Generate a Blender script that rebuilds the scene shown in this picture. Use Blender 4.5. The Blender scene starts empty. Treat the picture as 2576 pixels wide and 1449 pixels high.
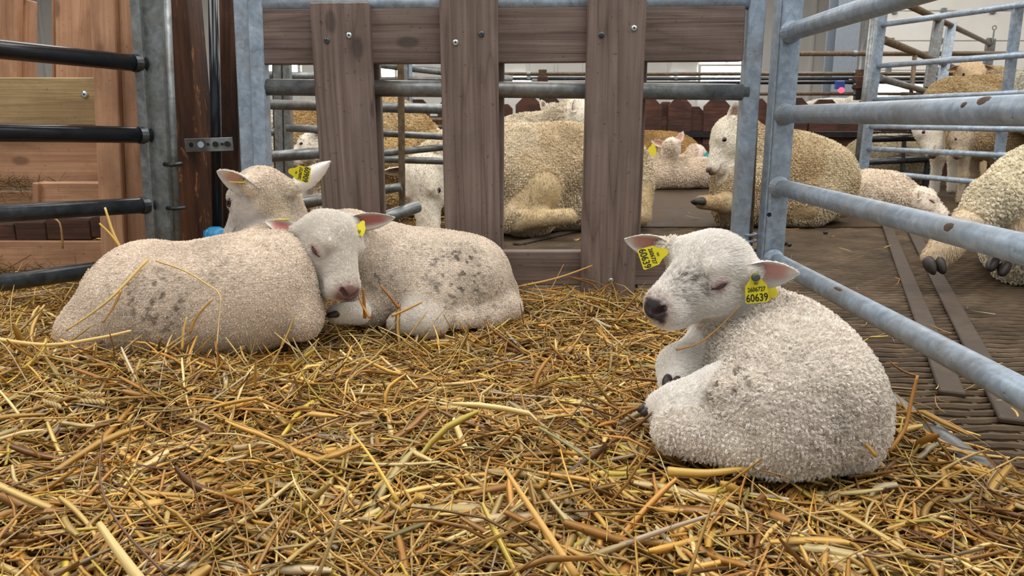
import bpy, math, random
import numpy as np
from mathutils import Vector, Matrix

S = bpy.context.scene
COL = S.collection
# ------------------------------------------------------------------ camera
FPX, CX, CY = 1900.0, 1288.0, 724.5
HC = 0.60
PITCH = math.atan(0.2234)
SP, CP = math.sin(PITCH), math.cos(PITCH)
cam_d = bpy.data.cameras.new('camera'); cam = bpy.data.objects.new('camera', cam_d); COL.objects.link(cam)
cam.location = (0, 0, HC); cam.rotation_euler = (math.pi / 2 - PITCH, 0, 0)
cam_d.sensor_width = 36.0; cam_d.lens = 36.0 * FPX / 2576.0
cam_d.clip_start = 0.02; cam_d.clip_end = 200
cam_d.dof.use_dof = True; cam_d.dof.focus_distance = 1.35; cam_d.dof.aperture_fstop = 15.0
S.camera = cam
S.view_settings.view_transform = 'Standard'; S.view_settings.look = 'None'
S.view_settings.gamma = 1.0; S.view_settings.use_curve_mapping = False
S.view_settings.exposure = 0.14
S.cycles.max_bounces = 4; S.cycles.diffuse_bounces = 3; S.cycles.glossy_bounces = 2; S.cycles.transmission_bounces = 2
S.cycles.use_adaptive_sampling = True; S.cycles.adaptive_threshold = 0.07; S.cycles_curves.subdivisions = 1
# ------------------------------------------------------------------ world: bright overcast sky outside the barn
W = bpy.data.worlds.new('overcast_sky'); S.world = W; W.use_nodes = True
bg = W.node_tree.nodes['Background']; bg.inputs[0].default_value = (0.90, 0.96, 1.0, 1); bg.inputs[1].default_value = 0.62
# ------------------------------------------------------------------ skylights of the barn roof
ROOF_Z = 4.6
SKYLIGHTS = [(-3.2, 1.6, 2.2, 7.0), (0.9, 1.6, 2.2, 7.0), (5.0, 1.6, 2.2, 7.0),
             (-3.2, 11.5, 2.2, 8.0), (0.9, 11.5, 2.2, 8.0), (5.0, 11.5, 2.2, 8.0), (10.0, 7.0, 2.2, 9.0), (-8.5, 7.0, 2.2, 9.0)]
for i, (x, y, sx, sy) in enumerate(SKYLIGHTS):
    ld = bpy.data.lights.new('skylight_offscreen', 'AREA'); ld.shape = 'RECTANGLE'; ld.size = sx; ld.size_y = sy
    ld.energy = 14.0 * sx * sy; ld.color = (1.0, 0.975, 0.94)
    lo = bpy.data.objects.new('skylight_offscreen', ld); lo.location = (x, y, ROOF_Z - 0.06); COL.objects.link(lo)

# ------------------------------------------------------------------ helpers
RNG = np.random.default_rng(7)
random.seed(7)
def V3(*a): return np.array(a, float)
CAMR = V3(1, 0, 0); CAMU = V3(0, SP, CP); CAMT = V3(0, -CP, SP)      # camera right / up / towards the camera
def cd(r, u, t):
    v = CAMR * r + CAMU * u + CAMT * t
    return v / np.linalg.norm(v)
def ray(px, py):
    u = (px - CX) / FPX; v = (CY - py) / FPX
    return V3(u, CP + v * SP, -SP + v * CP)
def at(px, py, Y):
    d = ray(px, py); return V3(0, 0, HC) + d * (Y / d[1])
def gr(px, py, z=0.0):
    d = ray(px, py); return V3(0, 0, HC) + d * ((z - HC) / d[2])
def onx(px, py, X):
    d = ray(px, py); return V3(0, 0, HC) + d * (X / d[0])
def unit(v): v = np.asarray(v, float); return v / max(np.linalg.norm(v), 1e-12)

def new_obj(name, data, mat=None, parent=None):
    o = bpy.data.objects.new(name, data); COL.objects.link(o)
    if mat is not None and data is not None and hasattr(data, 'materials'): data.materials.append(mat)
    if parent is not None:
        o.parent = parent
        o.matrix_parent_inverse = Matrix.Translation(-parent.location)
    return o
def tag(o, label=None, cat=None, group=None, kind=None):
    if label: o['label'] = label
    if cat: o['category'] = cat
    if group: o['group'] = group
    if kind: o['kind'] = kind
    return o
def thing(name, label, cat, loc, group=None):
    o = bpy.data.objects.new(name, None); COL.objects.link(o); o.location = Vector(loc); o.empty_display_size = 0.05
    return tag(o, label, cat, group)

class MB:
    """collects geometry for ONE mesh"""
    def __init__(s): s.v = []; s.f = []; s.n = 0; s.c = []
    def add(s, v, f, c=None):
        v = np.asarray(v, float); s.v.append(v); s.f += [tuple(int(i) + s.n for i in q) for q in f]; s.n += len(v)
        if c is not None: s.c.append(np.tile(np.asarray(c, float)[:3], (len(v), 1)) if np.ndim(c) == 1 else c)
        return s
    def tube(s, pts, r, seg=12, cap=True, c=None):
        pts = [np.asarray(p, float) for p in pts]; n = len(pts)
        rr = r if hasattr(r, '__len__') else [r] * n
        tang = [unit(pts[min(i + 1, n - 1)] - pts[max(i - 1, 0)]) for i in range(n)]
        a = np.cross(tang[0], V3(0, 0, 1))
        if np.linalg.norm(a) < 1e-3: a = np.cross(tang[0], V3(1, 0, 0))
        a = unit(a); V = []; Fc = []
        for i in range(n):
            a = unit(a - tang[i] * a.dot(tang[i])); b = np.cross(tang[i], a)
            for k in range(seg):
                t = 2 * math.pi * k / seg; V.append(pts[i] + (a * math.cos(t) + b * math.sin(t)) * rr[i])
        for i in range(n - 1):
            for k in range(seg):
                k2 = (k + 1) % seg; Fc.append((i * seg + k, i * seg + k2, (i + 1) * seg + k2, (i + 1) * seg + k))
        if cap:
            Fc.append(tuple(range(seg))[::-1]); Fc.append(tuple((n - 1) * seg + k for k in range(seg)))
        return s.add(V, Fc, c)
    def box(s, c, size, R=None, bev=0.0, col=None):
        hx, hy, hz = [q / 2 for q in size]; b = min(bev, hx * .9, hy * .9, hz * .9)
        V = []; Fc = []
        if b <= 0:
            for z in (-hz, hz):
                for x, y in ((-hx, -hy), (hx, -hy), (hx, hy), (-hx, hy)): V.append((x, y, z))
            Fc = [(3, 2, 1, 0), (4, 5, 6, 7), (0, 1, 5, 4), (1, 2, 6, 5), (2, 3, 7, 6), (3, 0, 4, 7)]
        else:      # chamfered box: 24 vertices
            idx = {}
            for sx in (-1, 1):
                for sy in (-1, 1):
                    for sz in (-1, 1):
                        for ax in range(3):
                            p = [sx * (hx - b), sy * (hy - b), sz * (hz - b)]
                            p[ax] = (sx * hx, sy * hy, sz * hz)[ax]
                            idx[(sx, sy, sz, ax)] = len(V); V.append(p)
            def q(*k): Fc.append(tuple(idx[i] for i in k))
            for sg in (-1, 1):
                q((sg, -1, -1, 0), (sg, 1, -1, 0), (sg, 1, 1, 0), (sg, -1, 1, 0))
                q((-1, sg, -1, 1), (1, sg, -1, 1), (1, sg, 1, 1), (-1, sg, 1, 1))
                q((-1, -1, sg, 2), (1, -1, sg, 2), (1, 1, sg, 2), (-1, 1, sg, 2))
            for a1 in (-1, 1):
                for a2 in (-1, 1):
                    q((-1, a1, a2, 1), (1, a1, a2, 1), (1, a1, a2, 2), (-1, a1, a2, 2))
                    q((a1, -1, a2, 0), (a1, 1, a2, 0), (a1, 1, a2, 2), (a1, -1, a2, 2))
                    q((a1, a2, -1, 0), (a1, a2, 1, 0), (a1, a2, 1, 1), (a1, a2, -1, 1))
            for sx in (-1, 1):
                for sy in (-1, 1):
                    for sz in (-1, 1): q((sx, sy, sz, 0), (sx, sy, sz, 1), (sx, sy, sz, 2))
        V = np.array(V, float)
        if R is not None: V = V @ np.asarray(R).T
        return s.add(V + np.asarray(c, float), Fc, col)
    def prism(s, poly, a, b, c=None):
        """polygon (list of 3D pts) extruded by vector b-a"""
        n = len(poly); P = np.array(poly, float); d = np.asarray(b, float) - np.asarray(a, float)
        V = np.vstack([P, P + d]); Fc = [tuple(range(n))[::-1], tuple(range(n, 2 * n))]
        for i in range(n): j = (i + 1) % n; Fc.append((i, j, n + j, n + i))
        return s.add(V, Fc, c)
    def mesh(s, name, smooth=False, fix=True):
        me = bpy.data.meshes.new(name); V = np.vstack(s.v)
        me.from_pydata(V.tolist(), [], s.f)
        if fix:
            import bmesh
            bm = bmesh.new(); bm.from_mesh(me); bmesh.ops.recalc_face_normals(bm, faces=bm.faces); bm.to_mesh(me); bm.free()
        if s.c:
            c = np.vstack(s.c); c4 = np.ones((len(c), 4), np.float32); c4[:, :3] = c
            at_ = me.attributes.new('col', 'FLOAT_COLOR', 'POINT'); at_.data.foreach_set('color', c4.ravel())
        if smooth: me.polygons.foreach_set('use_smooth', [True] * len(me.polygons))
        me.update(); return me
    def build(s, name, mat, parent=None, smooth=False, fix=True):
        return new_obj(name, s.mesh(name, smooth, fix), mat, parent)
def smooth_tube(o):      # round the sides, keep the caps flat
    me = o.data; me.polygons.foreach_set('use_smooth', [len(p.vertices) == 4 for p in me.polygons]); me.update(); return o

# ------------------------------------------------------------------ colours and materials
def srgb(h):
    h = h.lstrip('#'); c = [int(h[i:i + 2], 16) / 255 for i in (0, 2, 4)]
    return tuple((x / 12.92 if x <= .04045 else ((x + .055) / 1.055) ** 2.4) for x in c)
class NT:
    def __init__(s, name):
        s.m = bpy.data.materials.new(name); s.m.use_nodes = True; s.t = s.m.node_tree; s.b = s.t.nodes['Principled BSDF']
    def n(s, typ, **kw):
        o = s.t.nodes.new(typ)
        for k, v in kw.items():
            if k in ('inputs',):
                for i, val in v.items(): o.inputs[i].default_value = val
            else: setattr(o, k, v)
        return o
    def l(s, a, b): s.t.links.new(a, b)
    def ramp(s, fac, stops):
        r = s.n('ShaderNodeValToRGB'); e = r.color_ramp.elements
        while len(e) < len(stops): e.new(.5)
        for el, (p, c) in zip(e, stops): el.position = p; el.color = (*c[:3], 1)
        s.l(fac, r.inputs[0]); return r.outputs[0]
    def noise(s, vec, scale, detail=4, rough=.55, dist=0.0):
        o = s.n('ShaderNodeTexNoise'); o.inputs['Scale'].default_value = scale; o.inputs['Detail'].default_value = detail
        o.inputs['Roughness'].default_value = rough; o.inputs['Distortion'].default_value = dist
        if vec is not None: s.l(vec, o.inputs['Vector'])
        return o.outputs['Fac']
    def mix(s, fac, a, b, mode='MIX'):
        o = s.n('ShaderNodeMix', data_type='RGBA', blend_type=mode)
        for sock, v in ((o.inputs[0], fac), (o.inputs[6], a), (o.inputs[7], b)):
            if hasattr(v, 'is_output'): s.l(v, sock)
            elif np.ndim(v) == 0: sock.default_value = v
            else: sock.default_value = (*v[:3], 1)
        return o.outputs[2]
    def math(s, op, a, b=None, clamp=False):
        o = s.n('ShaderNodeMath', operation=op, use_clamp=clamp)
        for sock, v in ((o.inputs[0], a), (o.inputs[1], b)):
            if v is None: continue
            if hasattr(v, 'is_output'): s.l(v, sock)
            else: sock.default_value = v
        return o.outputs[0]
    def coords(s, kind='Object', scale=(1, 1, 1), rnd=True):
        tc = s.n('ShaderNodeTexCoord'); mp = s.n('ShaderNodeMapping'); mp.inputs['Scale'].default_value = scale
        s.l(tc.outputs[kind], mp.inputs['Vector'])
        if rnd:
            oi = s.n('ShaderNodeObjectInfo'); cb = s.n('ShaderNodeCombineXYZ'); r = s.math('MULTIPLY', oi.outputs['Random'], 37.0)
            for k in range(3): s.l(r, cb.inputs[k])
            s.l(cb.outputs[0], mp.inputs['Location'])
        return mp.outputs[0]
    def bump(s, h, strength=.3, dist=.01):
        b = s.n('ShaderNodeBump'); b.inputs['Strength'].default_value = strength; b.inputs['Distance'].default_value = dist
        s.l(h, b.inputs['Height']); s.l(b.outputs[0], s.b.inputs['Normal'])
    def set(s, **kw):
        for k, v in kw.items():
            i = s.b.inputs[k.replace('_', ' ')]
            if hasattr(v, 'is_output'): s.l(v, i)
            else: i.default_value = (*v, 1) if np.ndim(v) == 1 and len(v) == 3 else v
        return s.m
def wood(name, c0, c1, c2, rough=.75, knots=.5, stain=None, stain_amt=.5):
    """grain runs along the object's own X axis"""
    n = NT(name); v = n.coords(scale=(.55, 9, 9)); v2 = n.coords(scale=(3.0, 130, 130)); v3 = n.coords(scale=(1.2, 40, 40))
    w1 = n.noise(v, 1.6, 2, .4, .5)
    ring = n.math('FRACT', n.math('MULTIPLY', w1, 7.0)); ring = n.math('ABSOLUTE', n.math('SUBTRACT', ring, .5))
    fine = n.noise(v2, 1.0, 3, .6); streak = n.noise(v3, 1.0, 3, .6)
    base = n.ramp(ring, [(0.0, c0), (.10, c1), (.5, c2)])
    base = n.mix(.45, base, n.ramp(streak, [(.28, c0), (.5, c1), (.72, c2)]))
    base = n.mix(.35, base, n.ramp(fine, [(.3, c0), (.7, c2)]))
    big = n.noise(n.coords(scale=(1, 1, 1)), 5.0, 4, .6)
    base = n.mix(n.math('MULTIPLY', n.ramp(big, [(.45, (0, 0, 0)), (.7, (1, 1, 1))]), .35), base, c0)
    vo = n.n('ShaderNodeTexVoronoi'); vo.inputs['Scale'].default_value = 1.0; n.l(n.coords(scale=(4.5, 9, 9)), vo.inputs['Vector'])
    kn = n.ramp(vo.outputs['Distance'], [(.10, (1, 1, 1)), (.16, (0, 0, 0))])
    base = n.mix(n.math('MULTIPLY', kn, knots), base, tuple(x * .35 for x in c0))
    if stain is not None:
        st = n.noise(n.coords(scale=(1.6, 4, 4)), 2.2, 5, .65)
        base = n.mix(n.math('MULTIPLY', n.ramp(st, [(.42, (0, 0, 0)), (.56, (1, 1, 1))]), stain_amt), base, stain)
    sp = n.noise(n.coords(scale=(1, 1, 1)), 90.0, 2, .5)
    base = n.mix(n.ramp(sp, [(.66, (0, 0, 0)), (.76, (.55, .55, .55))]), base, tuple(x * .4 for x in c0))
    n.bump(n.math('ADD', fine, n.math('MULTIPLY', streak, .8)), .45, .003)
    return n.set(Base_Color=base, Roughness=rough)
def galv(name, c0, c1, dirt, dirt_amt=.5, rough=.42, metal=.55):
    n = NT(name); v = n.coords()
    vo = n.n('ShaderNodeTexVoronoi'); vo.inputs['Scale'].default_value = 85.0; n.l(v, vo.inputs['Vector'])
    sp = n.ramp(n.noise(v, 26.0, 5, .65, .6), [(.3, c0), (.7, c1)])
    sv = n.n('ShaderNodeSeparateColor'); n.l(vo.outputs['Color'], sv.inputs[0]); base = n.mix(.28, sp, n.ramp(sv.outputs[0], [(0, (.25, .25, .25)), (1, (.75, .75, .75))]), 'OVERLAY')
    d = n.noise(v, 7.0, 6, .7, .4)
    base = n.mix(n.math('MULTIPLY', n.ramp(d, [(.45, (0, 0, 0)), (.68, (1, 1, 1))]), dirt_amt), base, dirt)
    sk = n.noise(v, 130.0, 2, .5)
    base = n.mix(n.ramp(sk, [(.68, (0, 0, 0)), (.76, (.6, .6, .6))]), base, tuple(x * .35 for x in dirt))
    n.bump(n.noise(v, 60.0, 3, .6), .12, .002)
    return n.set(Base_Color=base, Roughness=rough, Metallic=metal)
def plain(name, c, rough=.6, metal=0.0, var=.12, scale=30.0, emit=0.0):
    n = NT(name); f = n.noise(n.coords(), scale, 4, .6)
    base = n.ramp(f, [(.25, tuple(x * (1 - var) for x in c)), (.75, tuple(min(1, x * (1 + var)) for x in c))])
    if emit: n.set(Emission_Color=c, Emission_Strength=emit)
    return n.set(Base_Color=base, Roughness=rough, Metallic=metal)
def attr_mat(name, rough=.8, bump=None, sheen=0.0, trans=0.0, sub=0.0):
    n = NT(name); a = n.n('ShaderNodeAttribute', attribute_name='col')
    if bump:
        n.bump(n.noise(n.coords(rnd=False), bump[0], 3, .6), bump[1], bump[2])
    if sheen: n.set(Sheen_Weight=sheen)
    if sub:
        n.set(Subsurface_Weight=sub, Subsurface_Radius=(.02, .012, .008))
        n.b.inputs['Subsurface Scale'].default_value = .15
    return n.set(Base_Color=a.outputs['Color'], Roughness=rough)
M = {}
M['wood_grey'] = wood('weathered_grey_brown_wood', srgb('#3b2d27'), srgb('#756259'), srgb('#94837a'), .7, .55)
M['wood_side'] = wood('brown_wood_edges', srgb('#4a3325'), srgb('#6d4d38'), srgb('#8a654c'), .7, .4)
M['wood_pink'] = wood('fresh_reddish_wood', srgb('#9a6f52'), srgb('#c69673'), srgb('#d9ac88'), .65, .6, srgb('#6a4630'), .35)
M['wood_yellow'] = wood('yellowish_pine_wood', srgb('#8a7350'), srgb('#b09769'), srgb('#c7af80'), .65, .7, srgb('#7c5f42'), .35)
M['wood_dark'] = wood('dark_stained_wood', srgb('#2a1a14'), srgb('#553521'), srgb('#7d4f30'), .7, .4, srgb('#1c1210'), .75)
M['wood_far'] = wood('dark_red_brown_wood', srgb('#2c1b16'), srgb('#573529'), srgb('#764a38'), .75, .3, srgb('#1e1412'), .5)
M['galv'] = galv('galvanised_steel_blue_grey', srgb('#8798aa'), srgb('#b2c2d2'), srgb('#857c6e'), .55, .42, .30)
M['galv_dirty'] = galv('dirty_galvanised_steel', srgb('#6b6f70'), srgb('#9aa0a0'), srgb('#6b5c4a'), .65)
M['galv_dark'] = galv('dark_dirty_steel', srgb('#34393d'), srgb('#596066'), srgb('#4a3d30'), .5, .32, .6)
M['black_steel'] = galv('near_black_steel', srgb('#14171b'), srgb('#23282e'), srgb('#3a2e24'), .35, .26, .15)  # near-black, smooth steel with brown flecks
M['rusty'] = galv('brown_rusty_pipe', srgb('#5c4d3a'), srgb('#86735a'), srgb('#4a3422'), .55, .5, .3)
M['screw'] = plain('zinc_screw_steel', srgb('#c4ccd2'), .3, .9)
M['black'] = plain('black_plastic_and_hole_shade', srgb('#15161a'), .35)  # black plastic; also the painted dark of holes and sockets
M['black_pipe'] = plain('black_water_pipe', srgb('#10161e'), .22)
M['teal'] = plain('teal_plastic', srgb('#2aa3a8'), .4)
M['mud'] = plain('dried_brown_mud', srgb('#57463a'), .8, var=.4, scale=90)
M['blue'] = plain('blue_plastic', srgb('#2f8fc4'), .35)
M['grey_stud'] = plain('dark_grey_stud_plastic', srgb('#4a4f52'), .45)
M['yellow'] = plain('yellow_tag_plastic', srgb('#e0d21c'), .4, var=.06)
M['ink'] = plain('black_print', srgb('#1a1a12'), .6)
M['hoof'] = plain('dark_hoof_horn', srgb('#332c28'), .5, var=.3, scale=60)
M['eye'] = plain('dark_eye', srgb('#0c0a0c'), .08)
M['white_wall'] = plain('white_wall_panel', srgb('#f0eee8'), .6, var=.04, scale=3)
M['white_door'] = plain('white_door_panel', srgb('#f2efe8'), .6, var=.04, scale=3)
M['grey_col'] = plain('grey_painted_steel', srgb('#8b959f'), .5, .2)
M['roof'] = plain('pale_roof_sheet', srgb('#d6d4cc'), .7)
M['straw'] = attr_mat('straw', .38)
def matte(name):
    n = NT(name); a = n.n('ShaderNodeAttribute', attribute_name='col'); d = n.n('ShaderNodeBsdfDiffuse'); n.l(a.outputs['Color'], d.inputs['Color'])
    n.l(d.outputs[0], n.t.nodes['Material Output'].inputs['Surface']); n.t.nodes.remove(n.b); return n.m
M['hay'] = matte('hay')
def skin_mat(name, sc, dist):
    n = NT(name); a = n.n('ShaderNodeAttribute', attribute_name='col'); v = n.coords(rnd=False)
    wv = n.noise(v, sc * .6, 2, .5); vo = n.n('ShaderNodeTexVoronoi', feature='F1'); vo.inputs['Scale'].default_value = sc
    mv = n.n('ShaderNodeVectorMath', operation='MULTIPLY_ADD'); mv.inputs[1].default_value = (.012, .012, .012); n.l(n.n('ShaderNodeTexNoise', inputs={'Scale': sc * .5}).outputs['Color'], mv.inputs[0]); n.l(v, mv.inputs[2]); n.l(mv.outputs[0], vo.inputs['Vector'])
    hgt = n.math('MULTIPLY', n.math('SUBTRACT', 1.0, vo.outputs['Distance']), a.outputs['Alpha'])
    hgt = n.math('ADD', hgt, n.math('MULTIPLY', n.noise(v, sc * 3.5, 3, .6), .35)); n.bump(hgt, 1.0, dist)
    return n.set(Base_Color=a.outputs['Color'], Roughness=.9)
M['skin'] = skin_mat('lamb_skin', 170.0, .0035)
M['skin_adult'] = skin_mat('sheep_skin', 60.0, .006)
M['fleece'] = matte('fleece')
M['face_hair'] = matte('face_hair')
M['window_glow'] = NT('daylit_window_pane').set(Base_Color=(.9, .95, 1.0), Emission_Color=(.92, .98, 1.0), Emission_Strength=22.0, Roughness=.2)
M['skylight'] = NT('translucent_skylight_sheet').set(Base_Color=(.9, .93, .95), Roughness=.5)
M['red_lamp'] = NT('small_red_lamp').set(Base_Color=(.9, .05, .08), Emission_Color=(1.0, .05, .1), Emission_Strength=3.0)
# ================================================================== structure
def basis(xd, yd):
    x = unit(xd); z = unit(np.cross(x, yd)); y = np.cross(z, x)
    return np.array([x, y, z]).T
def board(name, p0, p1, wdir, w, t, mat, parent=None, bev=.003):
    """plank from p0 to p1 (centre line); wdir = direction of its width; grain along the object's X axis"""
    p0 = np.asarray(p0, float); p1 = np.asarray(p1, float); L = np.linalg.norm(p1 - p0); R = basis(p1 - p0, wdir)
    o = MB().box((0, 0, 0), (L, w, t), None, bev).build(name, mat, parent)
    m = Matrix([list(R[i]) + [((p0 + p1) / 2)[i]] for i in range(3)] + [[0, 0, 0, 1]])
    o.matrix_basis = m; return o
def rail(name, p0, p1, r, mat, parent=None, seg=14):
    return smooth_tube(MB().tube([p0, p1], r, seg).build(name, mat, parent))
UP = V3(0, 0, 1)
# floor -------------------------------------------------------------
n = NT('dark_brown_wet_barn_floor'); f1 = n.noise(n.coords(rnd=False), 3.0, 7, .65, .3); f2 = n.noise(n.coords(rnd=False), 60.0, 3, .6)
cc = n.ramp(f1, [(.3, srgb('#2e2319')), (.55, srgb('#4c3c2b')), (.75, srgb('#665440'))]); cc = n.mix(.4, cc, n.ramp(f2, [(.3, srgb('#33271b')), (.7, srgb('#6b5640'))]))
n.bump(f2, .5, .006); M['floor'] = n.set(Base_Color=cc, Roughness=n.ramp(f1, [(.3, (.6,) * 3), (.7, (.9,) * 3)]), Specular_IOR_Level=.22)
n = NT('brown_plastic_grating'); f1 = n.noise(n.coords(rnd=False), 5.0, 6, .65, .3)
cc = n.ramp(f1, [(.3, srgb('#33281b')), (.55, srgb('#554532')), (.75, srgb('#6e5d47'))]); M['grating'] = n.set(Base_Color=cc, Roughness=.7, Specular_IOR_Level=.3)
floor = MB().box((2, 9, -.20), (34, 32, .1)).box((2, 14.7, -.075), (34, 20.8, .15)).box((-7.68, 3.25, -.075), (14.64, 2.1, .15)).box((-7.2, -2.4, -.075), (15.6, 9.2, .15)).box((11.2, -1.3, -.075), (16.8, 11.2, .15)).build('floor', M['floor']); tag(floor, kind='structure')
def grating(mb, x0, x1, y0, y1, pitch=.040, step=.02):
    rows = int((y1 - y0) / pitch); ns = int((x1 - x0) / step) + 1; xs = np.linspace(x0, x1, ns); i = np.arange(ns - 1)
    for r in range(rows):
        yc = y0 + r * pitch; ph = r * 2.4; wv = .0022 * np.sin(xs * 90 + ph); hz = .0015 * np.sin(xs * 45 + ph * 2)
        prof = [(-.0105, -.03), (-.0095, -.003), (-.004, .003), (.004, .003), (.0095, -.003), (.0105, -.03)]
        V = np.vstack([np.stack([xs, yc + a_ + wv * (1 if a_ > 0 else -1), z_ + (hz if z_ > -.01 else 0 * hz)], 1) for a_, z_ in prof]); F = np.vstack([np.stack([k * ns + i, k * ns + i + 1, (k + 1) * ns + i + 1, (k + 1) * ns + i], 1) for k in range(5)])
        mb.add(V, F)
        for x in np.arange(x0 + .02 + .03 * (r % 2), x1 - .02, .060): mb.box((x, yc + pitch / 2, -.012), (.010, pitch - .018, .014))
gm = MB()
for rect in ((.60, 2.8, .45, 4.28), (-.34, .60, 2.22, 4.28)): grating(gm, *rect)
g = gm.build('floor_grating', M['grating'], floor, False, False); tag(g, 'ridged brown slatted flooring', kind='stuff')
M['bar'] = plain('dirty_brown_bar', srgb('#43362a'), .8, var=.3, scale=25)
for a, b in (((2232, 575), (2330, 830)), ((2290, 575), (2445, 870))):
    p0 = gr(*a); p1 = gr(*b); d = unit(p1 - p0); p0 = p0 - d * .5; p1 = p1 + d * .6
    board('support_bar', p0 + UP * .008, p1 + UP * .008, np.cross(d, UP), .052, .012, M['bar'], floor)
p0 = gr(1300, 618); p1 = gr(1480, 575)
board('support_bar', p0 + UP * .008, p1 + UP * .008, np.cross(unit(p1 - p0), UP), .05, .012, M['bar'], floor)
# walls, ceiling -----------------------------------------------------
wf = MB().box((2, 20.1, 2.3), (34, .2, 4.6)).build('wall_back', M['white_wall']); tag(wf, kind='structure')
wl = MB().box((-14.1, 8, 2.3), (.2, 30, 4.6)).build('wall_left', M['white_wall']); tag(wl, kind='structure')
wr = MB().box((17.1, 8, 2.3), (.2, 30, 4.6)).build('wall_right', M['white_wall']); tag(wr, kind='structure')
ce = MB().box((1.5, 7, ROOF_Z + .1), (32, 27, .16)).build('ceiling', M['roof']); tag(ce, kind='structure')
for x, y, sx, sy in SKYLIGHTS:
    MB().box((x, y, ROOF_Z - .005), (sx + .1, sy + .1, .02)).build('skylight_panel', M['skylight'], ce)
for i in range(44):      # vertical ribs of the far wall cladding
    MB().box((-14 + i * .72, 19.97, 2.3), (.08, .05, 4.55), None, .01).build('cladding_rib', M['white_wall'], wf)
# daylit windows in the far wall
def window(k, x0, x1, y0, y1, Y=19.9):
    a = at(x0, y1, Y); b = at(x1, y0, Y); c = (a + b) / 2; w = b[0] - a[0]; h = b[2] - a[2]
    e = bpy.data.objects.new('window_%d' % k, None); COL.objects.link(e); e.location = Vector((c[0], c[1], a[2])); e['kind'] = 'structure'
    MB().box((c[0], Y, c[2]), (w, .03, h)).build('pane', M['window_glow'], e)
    m = MB()
    for dx in (-w / 2 - .03, w / 2 + .03): m.box((c[0] + dx, Y - .02, c[2]), (.06, .09, h + .12))
    for dz in (-h / 2 - .03, h / 2 + .03): m.box((c[0], Y - .02, c[2] + dz), (w, .09, .06))
    m.build('window_frame', M['white_door'], e)
for k, r in enumerate([(640, 692, 150, 188), (722, 748, 150, 188), (938, 992, 150, 204), (1760, 1868, 168, 224), (1690, 1728, 205, 222), (1272, 1335, 203, 216)]):
    window(k + 1, *r)
# sectional door on the right
DY = 14.0
dr = bpy.data.objects.new('door_1', None); COL.objects.link(dr); dr.location = Vector((12.0, DY, 0)); dr['kind'] = 'structure'
xl = at(2185, 150, DY)[0]
zs = [.95 + i * .5 for i in range(8)]
for z in zs:
    MB().box(((xl + 16.9) / 2, DY, z + .25), (16.9 - xl, .06, .488), None, .008).build('door_panel', M['white_door'], dr)
for z in zs[1:]:
    for x in np.arange(xl + .35, 14, .86): MB().box((x, DY - .05, z), (.09, .05, .10), None, .01).build('hinge', M['galv_dirty'], dr)
for (xa, xb, ya, yb) in ((2199, 2222, 223, 234), (2224, 2239, 223, 235), (2242, 2266, 223, 233), (2295, 2313, 225, 241), (2197, 2220, 236, 247), (2222, 2233, 238, 244), (2240, 2254, 251, 258), (2292, 2309, 248, 256)):
    q = at(xa, yb, DY - .06); w_ = at(xb, ya, DY - .06); c = (q + w_) / 2
    MB().box(c, (w_[0] - q[0], .03, w_[2] - q[2]), None, .005).build('glazed_pane', M['window_glow'], dr)
MB().box((xl - .12, DY, 2.3), (.035, .10, 4.5)).build('door_track', M['galv_dirty'], dr)
MB().box(((xl + 16.9) / 2, DY, .47), (16.9 - xl, .08, .94)).build('door_panel', M['white_wall'], dr)
pa = at(2090, 100, 13.6); pb = at(2148, 100, 13.6)
col_o = thing('steel_column', 'grey steel column rising beside the white sectional door', 'column', ((pa[0] + pb[0]) / 2, 13.6, 0))
MB().box(((pa[0] + pb[0]) / 2, 13.6, 2.28), (.08, .40, 4.56), None, .01).build('web', M['grey_col'], col_o)
for s in (-1, 1): MB().box(((pa[0] + pb[0]) / 2, 13.6 + s * .2, 2.28), (pb[0] - pa[0], .03, 4.56), None, .005).build('flange', M['grey_col'], col_o)
MB().box(((pa[0] + pb[0]) / 2, 13.6, .01), (.6, .6, .02), None, .004).build('base_plate', M['grey_col'], col_o)

# ================================================================== gates and rails
def gate(name, label, cat, rails, posts, group=None, base=None):
    """rails: (p0,p1,r,mat); posts: (p0,p1,(w,d),mat)"""
    b = base if base is not None else posts[0][0]
    root = thing(name, label, cat, (b[0], b[1], b[2]), group)
    for q in rails: rail('rail', q[0], q[1], q[2], q[3], root, q[4] if len(q) > 4 else 14)
    for q in posts:
        L = np.linalg.norm(q[1] - q[0]); board('post', q[0], q[1], V3(1, 0, 0) if len(q) < 5 else q[4], q[2][0], q[2][1], q[3], root, .004)
    return root
# --- the divider of boards on a steel frame --------------------------------
FY = 2.00
div = thing('pen_divider', 'weathered board divider on a galvanised frame closing the straw pen', 'pen divider', (0.05, FY + .05, 0))
G = M['galv']
def vline(pxa, pya, pxb, pyb, Y, name, w, t, mat, parent, ext0=0, ext1=0):
    a = at(pxa, pya, Y); b = at(pxb, pyb, Y); d = unit(b - a); a = a - d * ext0; b = b + d * ext1
    return board(name, a, b, V3(1, 0, 0), w, t, mat, parent)
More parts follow.
